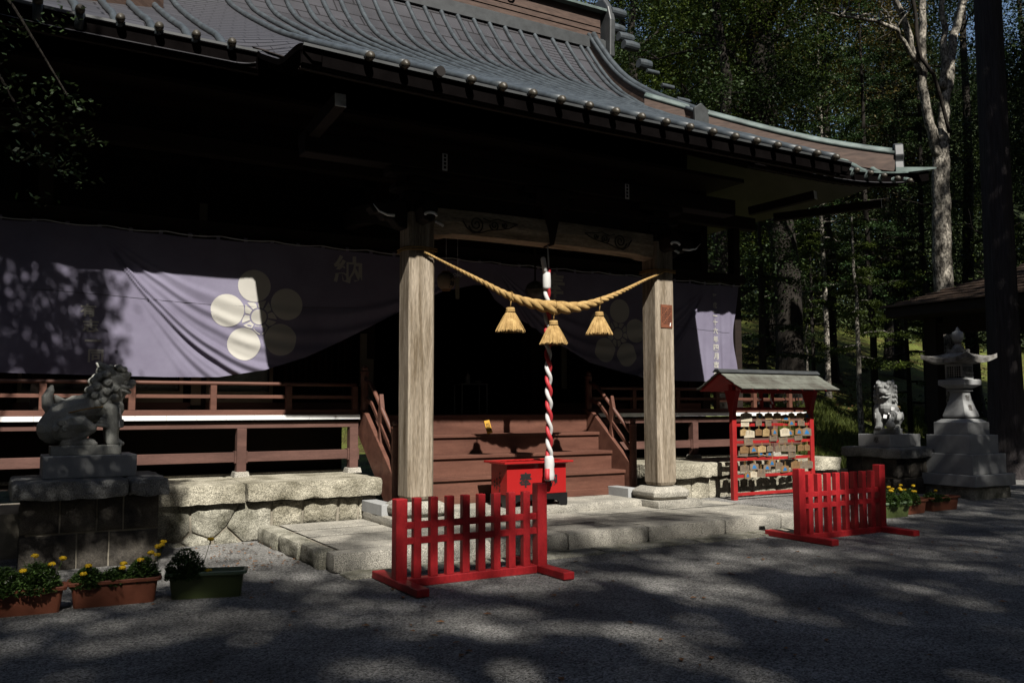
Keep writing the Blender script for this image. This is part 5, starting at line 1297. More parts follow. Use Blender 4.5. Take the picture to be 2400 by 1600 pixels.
for c in range(7):
    for r in range(10):
        if (c*7+r*3) % 5: mb.box(8.34+c*.026, 9.8855, 2.83+r*.025, 8.352+c*.026, 9.8875, 2.845+r*.025)
build('engraved_text', mb, M['ink'], pq)
mb = MB(); mb.prism([(8.475,2.80),(8.49,2.80),(8.50,2.85),(8.485,2.85)], lambda u, v, d: (u, d, v), 9.883, 9.887); build('paper_scrap', mb, M['paper'], pq)
pln = thing('paper_lantern', 'round paper lantern with black characters hanging behind the left porch post', 'paper lantern', (5.61, 11.5, 3.47))
m = MB(); m.lathe([(.06,-.125),(.075,-.12),(.12,-.08),(.14,-.0),(.12,.08),(.075,.12),(.06,.125)], (5.61, 11.5, 3.47), 20); pb_ = build('lantern_body', m, M['paper_lantern'], pln, sm=True)
m = MB(); m.lathe([(.062,-.145),(.066,-.12)], (5.61,11.5,3.47), 16); m.lathe([(.066,.12),(.062,.145)], (5.61,11.5,3.47), 16); build('lantern_ring', m, M['pine_brown'], pln)
for k, ch in enumerate('天神'):
    m = MB()
    def lf(u, v, off=.0): 
        r = interp([-.12,-.08,0,.08,.12], [.075,.12,.14,.12,.075], v)+.004; a = -math.pi/2+.30+u/r
        return (5.61+r*math.cos(a), 11.5+r*math.sin(a), 3.47+v)
    write(m, ch, 0, .055-.11*k, .10, .10, lf, .03); build('character', m, M['ink'], pb_)
m = MB(); m.tube([(5.61,11.5,3.61),(5.61,11.5,4.3)], .004, 5); build('cord', m, M['rope_white'], pln)
nb_ = thing('hanging_board', 'narrow pale wooden strip hanging on a bow beside the paper lantern', 'wooden strip', (5.78, 11.45, 3.4))
m = MB(); m.box(5.74, 11.44, 3.21, 5.80, 11.455, 3.53); build('strip', m, M['win_frame'], nb_)
m = MB()
for s_ in (-1, 1): m.tube([(5.77,11.44,3.56),(5.77+s_*.05,11.44,3.585),(5.77+s_*.075,11.44,3.57),(5.77+s_*.05,11.44,3.545),(5.77,11.44,3.56)], .006, 6)
m.tube([(5.77,11.44,3.53),(5.77,11.44,4.3)], .004, 5); build('bow', m, M['rope_white'], nb_, sm=True)
tb = thing('side_table', 'small metal frame table standing in the dark hall doorway', 'table', (6.99, 13.35, 1.51))
m = MB(); m.box(6.74, 13.2, 2.015, 7.24, 13.5, 2.03); build('table_top', m, M['metal_post'], tb)
for x in (6.75, 7.23):
    for y in (13.21, 13.49): m = MB(); m.cbox(x, y, 1.762, .016, .016, .504); build('leg', m, M['metal_post'], tb)
bt = build('pump_bottle', MB().lathe([(.04,0),(.042,.01),(.042,.13),(.015,.16),(.015,.19),(.006,.2),(.006,.24)], (6.92, 13.33, 2.031), 14), M['bottle'], sm=True); tag(bt, 'pale pump bottle standing on the small table in the doorway', 'bottle')
m = MB(); m.lathe([(.03,0),(.05,.03),(.055,.05)], (7.12, 13.33, 2.031), 14); bw = build('small_bowl', m, M['bottle'], sm=True); tag(bw, 'small bowl standing on the table beside the bottle', 'bowl')

# ------------------------------------------------------------------ open roofed pavilion at the right
pa = thing('pavilion', 'dark open pavilion with shingled hipped roof behind the stone lantern', 'pavilion', (25.5, 9.6, 0))
m = MB(); ex0, ex1, ey0, ey1, ez = 20.5, 31.0, 4.0, 15.3, 4.33
def hipz(d): return ez+.36*d+.02*d*d
NR = 19
for r in range(NR):
    d0, d1 = r*.27, (r+1)*.27
    q0 = [(ex0+d0, ey0+d0), (ex1-d0, ey0+d0), (ex1-d0, ey1-d0), (ex0+d0, ey1-d0)]; q1 = [(ex0+d1, ey0+d1), (ex1-d1, ey0+d1), (ex1-d1, ey1-d1), (ex0+d1, ey1-d1)]
    za, zb = hipz(d0), hipz(d1)-.05
    for k in range(4):
        a, b, c, d = q0[k], q0[(k+1) % 4], q1[(k+1) % 4], q1[k]
        m.add([(a[0],a[1],za),(b[0],b[1],za),(c[0],c[1],zb),(d[0],d[1],zb),(a[0],a[1],za-.05),(b[0],b[1],za-.05)], [(0,1,2,3),(4,5,1,0)])
pr_ = build('roof', m, M['shingle'], pa)
m = MB(); m.box(ex0+.1, ey0+.1, ez-.32, ex1-.1, ey1-.1, ez-.08); build('eave_board', m, M['dark_wood'], pa)
for x in (21.7, 29.5):
    for y in (5.4, 14.55):
        m = MB(); m.prism([(-.19,0),(.19,0),(.16,4.1),(-.16,4.1)], lambda u, v, d: (x+u, y+d, v), -.17, .17); build('pillar', m, M['dark_wood'], pa)
m = MB(); m.box(21.6, 5.4, 3.55, 21.8, 14.6, 3.85); build('tie_beam', m, M['dark_wood'], pa)

# ------------------------------------------------------------------ trees
import numpy as np
RNG = np.random.default_rng(4)
class LM:
    """leaf clumps, turned into one mesh of small leaf faces when built"""
    def __init__(s): s.c = []
def leaves(m, p, n, size, spread, flat=.45, up_=.9, mi=0): m.c.append((p[0], p[1], p[2], n, size, spread, flat))
def build_leaves(name, m, mt, parent=None):
    c = np.array(m.c, dtype=np.float64); n = c[:, 3].astype(int); r = np.repeat(c, n, axis=0); N = len(r); g_ = RNG.normal
    P = r[:, :3].copy(); P[:, 0] += g_(0, 1, N)*r[:, 5]; P[:, 1] += g_(0, 1, N)*r[:, 5]; P[:, 2] += g_(0, 1, N)*r[:, 5]*r[:, 6]
    # each clump shares a general attitude, each leaf strays from it
    ca_ = np.repeat(RNG.uniform(-.5, .5, len(c)), n)
    a = RNG.uniform(0, 6.283, N); tl = ca_+g_(0, .45, N); ro = g_(0, .6, N); l = r[:, 4]*RNG.uniform(.6, 1.3, N); w_ = l*.34
    D = np.stack([np.cos(a)*np.cos(tl), np.sin(a)*np.cos(tl), np.sin(tl)], 1)*(l*.5)[:, None]
    Q = np.stack([-np.sin(a)*np.cos(ro), np.cos(a)*np.cos(ro), np.sin(ro)], 1)*w_[:, None]
    Vv = np.stack([P-D, P+Q, P+D, P-Q], 1).reshape(-1, 3)
    me = bpy.data.meshes.new(name); me.vertices.add(4*N); me.vertices.foreach_set('co', Vv.astype(np.float32).ravel())
    me.loops.add(4*N); me.loops.foreach_set('vertex_index', np.arange(4*N, dtype=np.int32))
    me.polygons.add(N); me.polygons.foreach_set('loop_start', np.arange(0, 4*N, 4, dtype=np.int32)); me.polygons.foreach_set('loop_total', np.full(N, 4, dtype=np.int32))
    me.update(); me.validate()
    return link(name, me, mt, parent)
def limb(tr, a, b, r0, r1, n=5, wob=.12, droop=0):
    a, b = V(a), V(b); L = (b-a).length; pts, rr = [], []
    for i in range(n+1):
        t = i/n; p = a.lerp(b, t); k = wob*L*math.sin(math.pi*t)
        p = p + V((random.gauss(0, k*.35), random.gauss(0, k*.35), random.gauss(0, k*.25)+droop*L*math.sin(math.pi*t)))
        pts.append(p); rr.append(lerp(r0, r1, t))
    tr.tube(pts, rr, 7, cap=False); return pts
def gz(x, y): return ground_h(x, y)

def broadleaf(name, label, x, y, h, r, cr, c0, ncl, bark, leafm, seed, size=.16, per=9, lean=(0, 0), group=None, spread=.42, gap=-.12, lop=0):
    random.seed(seed); b = gz(x, y)-.1; t = thing(name, label, 'tree', (x, y, b), group)
    tr, cr_ = MB(), LM(); top = V((x+lean[0], y+lean[1], b+h))
    tp = limb(tr, (x, y, b), top, r, r*.18, 9, .02)
    tr.tube([(x, y, b-.1), (x, y, b+.35), (x, y, b+.9)], [r*1.7, r*1.2, r], 9)
    tips = []
    nl = 11
    for i in range(nl):
        f = lerp(c0, .95, (i+.5)/nl); p = tp[0].lerp(tp[-1], f); k = min(int(f*9), 8); p = tp[k].lerp(tp[k+1], f*9-k)
        a = i*2.4+random.uniform(-.4, .4); q = cr*random.uniform(.6, 1)*(1-.55*max(0, f-.5))
        e = p+V((q*math.cos(a), q*math.sin(a), q*random.uniform(.1, .55)+.3)); lp = limb(tr, p, e, r*.32*(1.15-f), .02, 5, .16)
        for j in (2, 3, 4, 5):
            tips.append(lp[j])
            e2 = lp[j]+V((random.gauss(0, q*.3), random.gauss(0, q*.3), random.uniform(-.3, .6))); limb(tr, lp[j], e2, .03, .008, 3, .1); tips.append(e2)
    build('trunk', tr, M[bark], t, sm=True)
    n = 0; guard = 0
    zc = b+h*(c0+1)/2+.6; rz_ = h*(1-c0)/2+.8
    while n < ncl and guard < ncl*8:
        guard += 1
        if random.random() < .6: p = random.choice(tips)+V((random.gauss(0, .5), random.gauss(0, .5), random.gauss(0, .3)))
        else:
            d = V((random.gauss(0,1), random.gauss(0,1), random.gauss(0,1))).normalized()*random.uniform(.45, 1)**.5
            p = V((x+lean[0]*.6+d.x*cr, y+lean[1]*.6+d.y*cr, zc+d.z*rz_))
        if noise.noise(V(p)*.42+V((seed, 0, 0))) < gap: continue
        leaves(cr_, p, per, size, spread, .35); n += 1
    build_leaves('crown', cr_, M[leafm], t)
    return t
def conifer(name, label, x, y, h, r, br, c0, ncl, bark, leafm, seed, size=.13, group=None, per=9):
    random.seed(seed); b = gz(x, y)-.1; t = thing(name, label, 'tree', (x, y, b), group)
    tr, cr_ = MB(), LM(); limb(tr, (x, y, b), (x+random.uniform(-.2,.2), y, b+h), r, .03, 9, .008)
    tr.tube([(x, y, b-.1), (x, y, b+.25), (x, y, b+.7)], [r*1.5, r*1.15, r], 9)
    k = 0; nb = int(h*(1-c0)*3.2); per_b = max(2, ncl//max(1, nb))
    for i in range(nb):
        f = c0+(1-c0)*(i+.5)/nb; q = br*(1.02-f)**.75*random.uniform(.65, 1.1); a = i*2.39996+random.uniform(-.3, .3); z = b+h*f
        e = V((x+q*math.cos(a), y+q*math.sin(a), z-q*random.uniform(.02, .28))); lp = limb(tr, (x, y, z), e, .045*(1.2-f), .008, 5, .05, .08)
        if noise.noise(V((a, z*.3, seed))) < -.25: continue
        for j in range(per_b):
            u = random.uniform(.25, 1.05); p = V((x, y, z)).lerp(e, u)+V((0, 0, .08*q*math.sin(math.pi*u)))
            side = V((-math.sin(a), math.cos(a), 0))*random.gauss(0, .26*q*(1.1-u)+.08)
            leaves(cr_, p+side+V((0,0,-.06)), 24, .075, .15, .25)
    build('trunk', tr, M[bark], t, sm=True); build_leaves('crown', cr_, M[leafm], t)
    return t

# tall dark tree over the roof with its big limbs
random.seed(11)
t = thing('big_tree', 'huge dark trunk with heavy limbs rising straight behind the right end of the main roof', 'tree', (24.45, 22, gz(24.45, 22)))
tr = MB(); b = gz(24.45, 22)
tr.tube([(24.55,22,b-.3),(24.48,22,b+.5),(24.44,22,b+1.4),(24.4,22,6.5),(23.9,22,9.5),(23.4,22,11.5),(23.4,22,13.5),(23.3,22,15),(23.2,22,16.4),(23.1,22,18.5),(23.0,22,24)], [.85,.62,.50,.47,.46,.47,.52,.48,.40,.32,.12], 14)
LB = [((23.3,22,13.3),(20.6,22,14.6),.16),((23.35,22,14.2),(21.0,21.6,16.3),.20),((23.4,22,14.6),(25.8,22,16.4),.15),((23.3,22,15.6),(21.2,22.4,18.3),.14),((23.2,22,16.5),(25.4,21.8,19.6),.14),((23.4,22,12.8),(26.3,22.5,14.2),.08),((23.5,22,11.6),(20.9,22,12.5),.09),((23.4,22,15.0),(23.2,18.5,17.5),.13)]
tips = []
for a, e, r in LB:
    lp = limb(tr, a, e, r, .04, 7, .10, .04)
    for j in range(2, 8):
        for q in range(2):
            e2 = lp[j]+V((random.gauss(0,.9), random.gauss(0,.8), random.uniform(-.4, 1.2))); l2 = limb(tr, lp[j], e2, .045, .01, 4, .1); tips += l2[2:]
build('trunk', tr, M['bark_dark'], t, sm=True)
cr_ = LM()
for _ in range(1500):
    p = random.choice(tips)+V((random.gauss(0, .9), random.gauss(0, .8), random.gauss(0, .6)))
    if noise.noise(p*.5) < -.05: continue
    leaves(cr_, p, 30, .10, .34, .3)
build_leaves('crown', cr_, M['leaf'], t)

# pale sunlit forked tree
random.seed(12)
t = thing('forked_tree', 'tall pale barked tree forked into two stems, sunlit against the dark wood', 'tree', (24.42, 16, gz(24.42, 16)))
tr = MB(); b = gz(24.42, 16)
def wob(pts, k=.05): return [V(p)+V((random.gauss(0, k), random.gauss(0, k), 0)) for p in pts]
def dens(pts, n=3):
    out = []
    for i in range(len(pts)-1):
        for j in range(n): out.append(V(pts[i]).lerp(V(pts[i+1]), j/n))
    out.append(V(pts[-1])); return out
tk = dens([(24.4,16,b-.3),(24.42,16,2),(24.42,16,5.25),(24.44,16,7.0),(24.5,16,8.5),(24.62,16,9.6)], 4)
tr.tube(wob(tk, .02), [lerp(.31, .24, i/(len(tk)-1)) for i in range(len(tk))], 12)
for pts, r0, r1 in (([(24.62,16,9.3),(24.70,16,10.0),(24.84,16,10.85),(25.15,16,11.87),(25.48,16,13.17),(26.07,16,14.55),(26.5,16,16.4)], .185, .105),
    ([(24.84,16,11.4),(25.0,16.05,12.0),(25.06,16.1,12.77),(25.15,16.1,13.4),(25.07,16.1,14.31),(25.0,16.1,16)], .13, .07),
    ([(24.50,16,9.2),(24.25,16,9.8),(24.0,16,10.3),(23.84,16,11.32),(23.8,16,12.21),(23.94,16,13.73),(24.1,16,16)], .165, .095),
    ([(23.85,16,11.2),(23.72,16,11.65),(23.51,16,11.97),(23.17,16,12.37),(22.66,16,12.79),(21.79,16,12.86),(21.12,16,12.79),(20.13,16,12.66),(19.46,16,12.62)], .10, .025),
    ([(23.5,16,12.0),(23.23,16,12.68),(22.95,16,13.27),(22.53,16,13.9),(22.2,16,14.8)], .12, .07)):
    q = dens(pts, 3); tr.tube(wob(q, .018), [lerp(r0, r1, i/(len(q)-1)) for i in range(len(q))], 9)
for _ in range(16):
    a = random.choice([(20.9,16,12.8),(21.8,16,12.85),(22.6,16,12.8),(25.9,16,14.3),(24.0,16,14.2),(25.1,16,14.5),(20.2,16,12.66)]); limb(tr, a, V(a)+V((random.uniform(-1.3,.9), random.uniform(-1,1), random.uniform(-.3,1.3))), .03, .006, 5, .2)
build('trunk', tr, M['bark_pale'], t, sm=True)
vn = MB(); vn.tube(dens([(24.60,15.72,9.9),(24.28,15.75,10.95),(23.89,15.7,11.6),(23.46,15.8,12.04),(23.32,15.8,12.66),(23.31,15.8,13.25),(23.11,15.8,14.2)], 3), .055, 7); build('vine', vn, M['bark_dark'], t, sm=True)
cr_ = LM()
for _ in range(420):
    p = V((random.gauss(23.6, 2.6), random.gauss(17.6, 1.0), random.uniform(13.3, 19.5)))
    if noise.noise(p*.5+V((3,0,0))) < .0 : continue
    leaves(cr_, p, 26, .09, .34, .3)
build_leaves('crown', cr_, M['leaf_autumn'], t)

# dark cedar trunk in front of the pavilion
random.seed(13)
cx, cy = 19.35, 11.3; b = gz(cx, cy)
t = thing('cedar', 'dark furrowed cedar trunk standing between the stone lantern and the right edge', 'tree', (cx, cy, b))
tr = MB(); n_ = 40; NS2 = 26
for i in range(n_+1):
    z = -.1+22*(i/n_)**1.25; r = .335*(1-.018*z)+.30*math.exp(-z*1.5)
    for k in range(NS2):
        a = 2*math.pi*k/NS2; rr = r*(1+.05*math.sin(a*6+z*.2)+.035*math.sin(a*13+1)+(.16*math.exp(-z*1.3))*math.sin(a*5+.6))
        tr.v.append((cx+rr*math.cos(a), cy+rr*math.sin(a), b+z))
for i in range(n_):
    for k in range(NS2): tr.f.append((i*NS2+k, i*NS2+(k+1) % NS2, (i+1)*NS2+(k+1) % NS2, (i+1)*NS2+k)); tr.m.append(0)
for i in range(8):
    a = random.uniform(0, 6.28); limb(tr, (cx, cy, 12+i*1.2), (cx+2.2*math.cos(a), cy+2.2*math.sin(a), 12.3+i*1.2), .06, .01, 5, .06)
build('trunk', tr, M['bark_cedar'], t, sm=True)
cr_ = LM()
for _ in range(500):
    a = random.uniform(0, 6.28); z = random.uniform(13.2, 23); q = random.uniform(.4, 2.6)*(1-(z-13)/13)
    leaves(cr_, (cx+q*math.cos(a), cy+q*math.sin(a), z-q*.2), 9, .16, .3, .3)
build_leaves('crown', cr_, M['leaf_dark'], t)

# conifers and young trees on the slope
conifer('conifer', 'dark slender conifer with thin trunk just left of the pavilion roof corner', 25.1, 19, 15, .13, 2.9, .30, 620, 'bark_dark', 'leaf_blue', 31)
conifer('conifer', 'young conifer with mottled pale trunk behind the right stone lion', 21.8, 17, 7.2, .10, 1.7, .40, 320, 'bark_pale', 'leaf', 32)
conifer('conifer', 'feathery bright green conifer in the gap above the hip roof corner', 27.6, 23.0, 16.5, .12, 2.6, .22, 720, 'bark_pale', 'leaf_blue', 33)
conifer('conifer', 'dense low conifer to the right of the curtain end', 21.6, 20.6, 8.5, .15, 2.6, .12, 700, 'bark_dark', 'leaf_dark', 34)
conifer('conifer', 'small conifer hanging over the litter slope left of the thin trunk', 26.2, 22.5, 6.8, .09, 2.0, .30, 420, 'bark_dark', 'leaf', 35)
conifer('conifer', 'bushy conifer left of the stone lantern roof', 24.9, 17.6, 7.0, .09, 1.7, .22, 420, 'bark_dark', 'leaf', 36)
conifer('conifer', 'broad conifer spreading behind the pale forked trunk', 28.8, 19.6, 15, .16, 3.2, .16, 820, 'bark_dark', 'leaf_dark', 37)
broadleaf('sapling', 'thin straight sapling standing alone on the lit leaf litter slope', 27.6, 24, 4.6, .055, 1.2, .52, 90, 'bark_pale', 'leaf', 38, size=.12)
broadleaf('young_tree', 'small bright leaved tree beside the cedar trunk near the pavilion roof', 26.2, 15.2, 7.4, .06, 1.5, .5, 60, 'bark_dark', 'leaf', 39, size=.13)
spots = [(19.8,20.5,19,.30,4.2),(22.0,27.5,24,.30,4.6),(27.0,28.0,22,.26,4.3),(31.5,26.0,23,.28,4.3),(35.5,22.0,24,.3,4.6),(33.0,31.0,25,.3,5.0),(39.0,28.0,25,.3,5.0),(26.5,34.0,25,.3,5.0),(38.5,17.5,23,.28,4.6),(44.0,24.0,26,.3,5.0),(34.0,38.0,24,.3,5.2),(45.0,33.0,25,.3,5.2),(34.5,16.2,18,.22,3.6),(42.0,14.5,22,.3,4.6),(31,37,23,.3,4.6),(30.0,14.5,15,.2,3.2),(28.9,30.8,20,.25,4.2)]
desc = ['leafy tree closest to the end of the hall, filling the space under the eaves', 'tree crown showing through behind the ogre tile end of the ridge', 'tree with blue sky gaps to the right of the huge trunk', 'tall tree behind the forked tree, left of its stems', 'tall tree filling the dark right of the forked stems', 'far tree between the huge trunk and the forked tree', 'dark tree high above the pavilion roof, left of the cedar', 'far tree peeping over the descending ridge of the roof', 'dark tree behind the top of the cedar trunk', 'far dark tree at the upper right corner behind the cedar', 'farthest pale green crown seen through the gaps over the roof', 'far dark crown behind the right stem of the forked tree', 'tree with low leafy sprays between forked tree and cedar', 'dark tree at the right edge above the pavilion', 'far crown beside the sky gaps over the hip ridge', 'leafy understory tree over the pavilion ridge', 'autumn tinted tree above the bare side branch of the forked tree']
for i, (x, y, h, r, c) in enumerate(spots):
    lm = ['leaf_dark','leaf','leaf','leaf_autumn','leaf_dark','leaf','leaf_dark','leaf','leaf_dark','leaf_dark','leaf','leaf_dark','leaf','leaf_dark','leaf','leaf_dark','leaf_autumn'][i]
    dark = x/y > 1.5
    broadleaf('broadleaf_tree', desc[i], x, y, h, r, c, .12, 1000 if dark else 950, 'bark_dark', lm, 50+i, size=.135 if y > 24 else .11, per=46, spread=.44, gap=-.35 if dark else -.16)
# undergrowth, grass and far wood: nobody could count these
random.seed(77)
m = MB()
for _ in range(22000):
    x = random.uniform(15, 34); y = random.uniform(14.5, 22)
    if x/y < 1.0 or x/y > 1.9 or noise.noise(V((x*.45, y*.45, 0))) < -.12: continue
    z = gz(x, y)
    for q in range(2):
        a = random.uniform(0, 6.28); l = random.uniform(.12, .3); dx, dy = math.cos(a)*.02, math.sin(a)*.02; bx_ = random.gauss(0, .08); by_ = random.gauss(0, .08)
        m.add([(x-dx, y-dy, z), (x+dx, y+dy, z), (x+bx_, y+by_, z+l)], [(0,1,2)])
tag(build('grass', m, M['grass']), 'tufts of long green grass growing on the slope behind the plaque stand', 'grass', kind='stuff')
m = LM()
for _ in range(900):
    x = random.uniform(14, 40); y = random.uniform(14.8, 34)
    if x/y < .95 or x/y > 1.9 or noise.noise(V((x*.3, y*.3, 4))) < .06: continue
    if 1.05 < x/y < 1.35 and y < 26 and random.random() < .75: continue
    leaves(m, (x, y, gz(x, y)+random.uniform(.1, .5)), 8, .12, .18, .8)
tag(build_leaves('undergrowth', m, M['leaf_dark']), 'low dark leafy undergrowth scattered over the wooded slope', 'undergrowth', kind='stuff')
m = MB()
for _ in range(5200):
    x = random.uniform(14, 34); y = random.uniform(14.6, 32)
    if x/y < .95 or x/y > 1.8: continue
    a = random.uniform(0, 6.28); l = random.uniform(.04, .09); z = gz(x, y)+.015
    m.add([(x-l*math.cos(a), y-l*math.sin(a), z), (x+l*.5*math.sin(a), y-l*.5*math.cos(a), z+random.uniform(0,.05)), (x+l*math.cos(a), y+l*math.sin(a), z+.01), (x-l*.5*math.sin(a), y+l*.5*math.cos(a), z+random.uniform(0,.05))], [(0,1,2,3)])
tag(build('leaf_litter', m, M['dryleaf']), 'brown dead leaves covering the slope behind the shrine', 'leaf litter', kind='stuff')
m = LM()
for _ in range(7000):
    r_ = random.uniform(.95, 1.95); y = random.uniform(42, 62); x = y*r_*random.uniform(.95, 1.05)
    z = min(14, ground_h(x, y))+random.uniform(0, 1)**1.1*26
    if noise.noise(V((x*.12, y*.12, z*.16))) < .10 and z > 19 and r_ < 1.35: continue
    leaves(m, (x, y, z), 60, .30, 1.1, .5)
tag(build_leaves('distant_wood', m, M['far_wood']), 'distant dark wooded hillside closing the view behind the trees', 'wood', kind='stuff')
# wood on the left, behind and around the forecourt (out of view, it closes the sky as the real forest does)
m = LM(); random.seed(78)
for _ in range(8500):
    a = random.uniform(0, 6.283); R0 = random.uniform(22, 36); x = 5+R0*math.cos(a); y = 2+R0*math.sin(a)
    if y > 12 and x > -4 or (x > 0 and y > 2 and x/max(y, .1) < 2.15): continue
    leaves(m, (x, y, random.uniform(0, 27)), 8, 1.3, 1.3, .7)
tag(build_leaves('surrounding_wood', m, M['far_wood']), 'dark forest standing all round the shrine forecourt', 'wood', kind='stuff')

# ---- the trees whose shade falls on the forecourt; every clump hangs on the sun's line to a shaded spot
def up_sun(p, hz): return V((p[0], p[1], p[2]))+V((-.253, -1, 1.05))*(hz/1.05)
lit = [(1.9,6.2,.8,.16),(4.1,6.9,.9,.28),(5.4,6.25,.55,.2),(7.0,7.0,1.5,.24),(5.6,5.8,1.0,.16),(4.3,5.2,.7,.18),(6.3,6.5,.6,.14),(3.0,4.8,.6,.14),(2.6,5.6,.5,.13),(8.9,6.1,.8,.13),(5.1,4.6,.6,.14),(1.2,5.4,.55,.12),(1.2,7.3,.7,.14),(3.2,6.1,.6,.15),(6.5,5.0,.5,.12),(2.2,8.3,.5,.3),(7.4,4.4,.5,.12),(3.9,4.3,.4,.12),(4.9,5.5,.5,.12)]
lit += [(4.0,7.95,1.0,.5),(9.25,7.98,.85,.42)]
def shade_ground(x, y):
    for lx, ly, rx, ry in lit:
        if ((x-lx)/rx)**2+((y-ly)/ry)**2 < 1: return 0
    n1 = .8*noise.noise(V((x*1.0, y*2.4, 7)))+.7*noise.noise(V((x*2.4, y*5.2, 3)))
    thr = -.24 if x < 4.5 else lerp(-.24, -.75, smooth(4.5, 7.5, x))
    if y < 3.8: thr = -.15
    return 1 if n1 > thr else 0
C3 = []     # (position, tree index, leaf size, spread)
random.seed(5)
n = 0
while n < 6600:
    x = random.uniform(-3, 17); y = random.uniform(2.2, 9.7)
    if x > 16: continue
    if y > 8.25:        # the platform: shaded between the barriers, lit at both ends
        if x < 10: 
            f = noise.noise(V((x*.9, y*2.2, 1)))
            if x < 4.6 and f < .18: continue
            if x >= 4.6 and x < 8.3 and (y > 9.45 or f < -.18): continue
            if x >= 8.3 and f < .22: continue
        elif x < 12.5 and noise.noise(V((x, y*2, 1))) < .05: continue
    elif not shade_ground(x, y): continue
    hgt = 25+2.5*noise.noise(V((x*.3, y*.3, 9)))+random.uniform(-1, 1)
    C3.append((up_sun((x, y, .19 if y > 8.3 else 0), hgt), 0 if x < 4 else (1 if x < 9 else 2), .18, .24)); n += 1
for _ in range(3800):
    x = random.uniform(-14, 22); y = random.uniform(-17, 2.2)
    if noise.noise(V((x*.4, y*.4, 2))) < -.42: continue
    C3.append((up_sun((x, y, 0), 15+random.uniform(-1.5, 1.5)), 0 if x < 1 else (1 if x < 8 else 2), .36, .38))
for _ in range(900):
    x = random.uniform(-9, -1); y = random.uniform(2.2, 10)
    C3.append((up_sun((x, y, 0), 13+random.uniform(-1.5, 1.5)), 0, .30, .3))
# fence pickets: loose dapples
for _ in range(110):
    x = random.uniform(3.1, 4.9) if random.random() < .5 else random.uniform(9.3, 10.1); z = random.uniform(.1, .8)
    f = noise.noise(V((x*1.6, z*2.4, 2)))
    if (x < 6 and (f > -.05) == (x > 4.1)) or x > 9.2: C3.append((up_sun((x, 7.45, z), 15+random.uniform(-1, 1)), 1, .14, .10))
# left: curtain end, lion, pedestal, far left of hall and roof
for _ in range(2600):
    x = random.uniform(-2.2, 1.75); z = random.uniform(1.3, 4.2)
    edge = 1.0+.62*max(0, 2.9-z)*.75 + .42*noise.noise(V((z*2.2, x*.5, 3))) + .22*noise.noise(V((z*6, x*3, 5)))
    if x > edge or (x > .1 and noise.noise(V((x*3.2, z*3.2, 8))) < -.33): continue
    C3.append((up_sun((x, 12.45, z), 6.2+random.uniform(-.7, .7)), 3, .085, .055))
for _ in range(2300):
    x = random.uniform(-.9, 1.95); z = random.uniform(-.1, 2.3); y = 10.3
    if noise.noise(V((x*2.6, z*3.4, 11))) < (-.26 if z > .7 else -.62): continue
    if x > 1.72+.12*noise.noise(V((z*4, 1, 1))): continue
    C3.append((up_sun((x, y, z), 8.2+random.uniform(-.8, .8)), 3, .10, .07))
for _ in range(500):
    x = random.uniform(-2.5, .75); z = random.uniform(4.0, 6.4)
    C3.append((up_sun((x, 10.3, z), 6+random.uniform(-.7, .7)), 3, .12, .12))
# right: pedestal, lion, lantern, cedar, pavilion
for _ in range(3300):
    x = random.uniform(13.0, 17.5); z = random.uniform(0, 3.6); y = 9.7
    f = noise.noise(V((x*1.7, z*1.1, 5)))
    lim = -.22 if x < 14.9 and .9 < z < 2.2 else (.14 if z > .7 else -.08)
    if f < lim: continue
    C3.append((up_sun((x, y, z), 13+random.uniform(-1, 1)), 4, .14, .11))
for _ in range(2600):
    x = random.uniform(16.5, 34); z = random.uniform(0, 13); y = random.uniform(11, 15)
    if noise.noise(V((x*.5, z*.5, 6))) < -.32: continue
    C3.append((up_sun((x, y, z), 16+random.uniform(-1.5, 1.5)), 5, .24, .3))
for _ in range(1300):
    x = random.uniform(18.9, 19.9); z = random.uniform(0, 15)
    C3.append((up_sun((x, 11.3, z), 12+random.uniform(-1, 1)), 5, .2, .16))
for _ in range(1900):   # broken shade over the slope and its trees, leaving the pale trunk in the sun
    x = random.uniform(19, 40); z = random.uniform(0, 20); y = 20
    if 1.08 < x/y < 1.32 and z < 3.2: continue
    if x/y > 1.36 and x/y < 1.62 and z > 5 and noise.noise(V((x*.5, z*.45, 31))) < .12: continue
    if noise.noise(V((x*.4, z*.4, 16))) < -.04: continue
    C3.append((up_sun((x, y, z), 20+random.uniform(-2, 2)), 5, .28, .38))
TT = [('shade_tree', (-5.5,-9.5), .35, 'tall leafy tree behind the camera shading the left of the forecourt'), ('shade_tree', (.5,-13.5), .38, 'tall leafy tree behind the camera shading the middle of the forecourt'), ('shade_tree', (10.5,-11), .36, 'tall leafy tree behind the camera shading the right of the forecourt'),
      ('maple', (-4.2, 3.2), .2, 'leafy tree hanging in from the left edge of the picture over the left lion'), ('shade_tree', (14.5,-4.5), .34, 'tall leafy tree beside the forecourt shading the stone lantern'), ('shade_tree', (24,-1.5), .4, 'tall leafy tree on the right beyond the picture shading the pavilion')]
def in_view(p):
    d = p-V((0,0,1.6)); zf = d.dot(fw)
    if zf <= .1: return False
    return abs(d.dot(rt)/zf) < 1200/2050*1.02 and abs(d.dot(up)/zf) < 800/2050*1.03
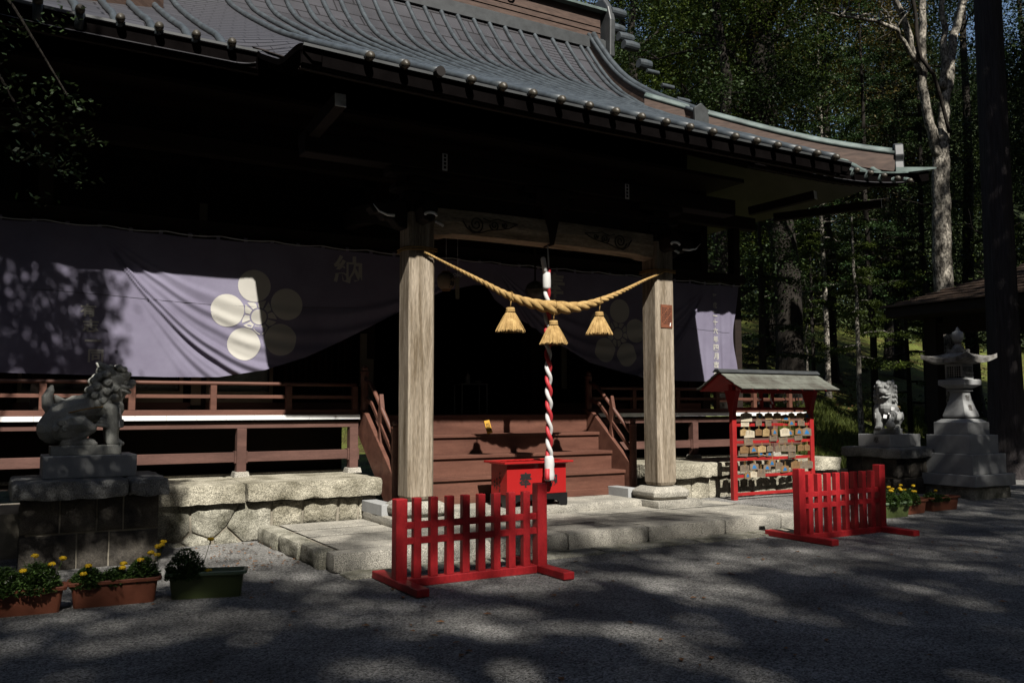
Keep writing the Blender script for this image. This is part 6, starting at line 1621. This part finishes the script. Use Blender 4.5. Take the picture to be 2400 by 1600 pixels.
for k, (nm, (tx, ty), r, lab) in enumerate(TT):
    pts = [(p, s_, sp) for p, i, s_, sp in C3 if i == k and not in_view(p)]
    if not pts: continue
    t = thing(nm, lab, 'tree', (tx, ty, 0)); tr = MB(); cr_ = LM(); random.seed(90+k)
    mx = sum((p for p, _, _ in pts), V((0,0,0)))/len(pts)
    tp = limb(tr, (tx, ty, -.2), V((tx*.6+mx.x*.4, ty*.6+mx.y*.4, mx.z+1.5)), r, r*.3, 8, .03)
    for _ in range(22 if k != 3 else 14):
        p = random.choice(pts)[0]; a = tp[random.randint(4, 7)]
        if not in_view(p.lerp(a, .5)): limb(tr, a, p, .06, .012, 6, .05)
    for p, s_, sp in pts: leaves(cr_, p, 5, s_, sp, .6)
    if k == 3:      # the spray that hangs into the picture at the upper left
        for a, e in (((-1.6,5.2,5.6),(.30,6.0,3.55)), ((-1.5,5.6,6.2),(.36,6.4,4.9)), ((-1.2,5.0,5.0),(.12,5.8,3.2))):
            lp = limb(tr, a, e, .03, .006, 6, .04, .05)
            for j in range(2, 7):
                for q in range(13):
                    p = lp[j]+V((random.gauss(0,.13), random.gauss(0,.2), random.gauss(-.1,.14)))
                    if p.x < .44: leaves(cr_, p, 13, .036, .055, .5)
    build('trunk', tr, M['bark_dark'], t, sm=True); build_leaves('crown', cr_, M['leaf' if k != 3 else 'leaf_dark'], t)
# fallen leaves on the gravel
random.seed(99); m = MB()
for _ in range(150):
    x = random.uniform(-.5, 12); y = random.uniform(3.2, 8.2); s_ = random.uniform(.018, .04); a = random.uniform(0, 6.28); z = gz(x, y)+.006
    m.add([(x-s_*math.cos(a), y-s_*math.sin(a), z+.006), (x+s_*.55*math.sin(a), y-s_*.55*math.cos(a), z+.014), (x+s_*math.cos(a), y+s_*math.sin(a), z+.004), (x-s_*.55*math.sin(a), y+s_*.55*math.cos(a), z+.010)], [(0,1,2,3)])
for _ in range(120):
    x = random.uniform(2.0, 2.85); y = random.uniform(8.9, 10.7); s_ = random.uniform(.012, .028); a = random.uniform(0, 6.28); z = .008
    m.add([(x-s_*math.cos(a), y-s_*math.sin(a), z+.006), (x+s_*.55*math.sin(a), y-s_*.55*math.cos(a), z+.014), (x+s_*math.cos(a), y+s_*math.sin(a), z+.004), (x-s_*.55*math.sin(a), y+s_*.55*math.cos(a), z+.010)], [(0,1,2,3)])
tag(build('fallen_leaves', m, M['dryleaf']), 'small dry brown leaves scattered on the grey gravel', 'fallen leaves', kind='stuff')
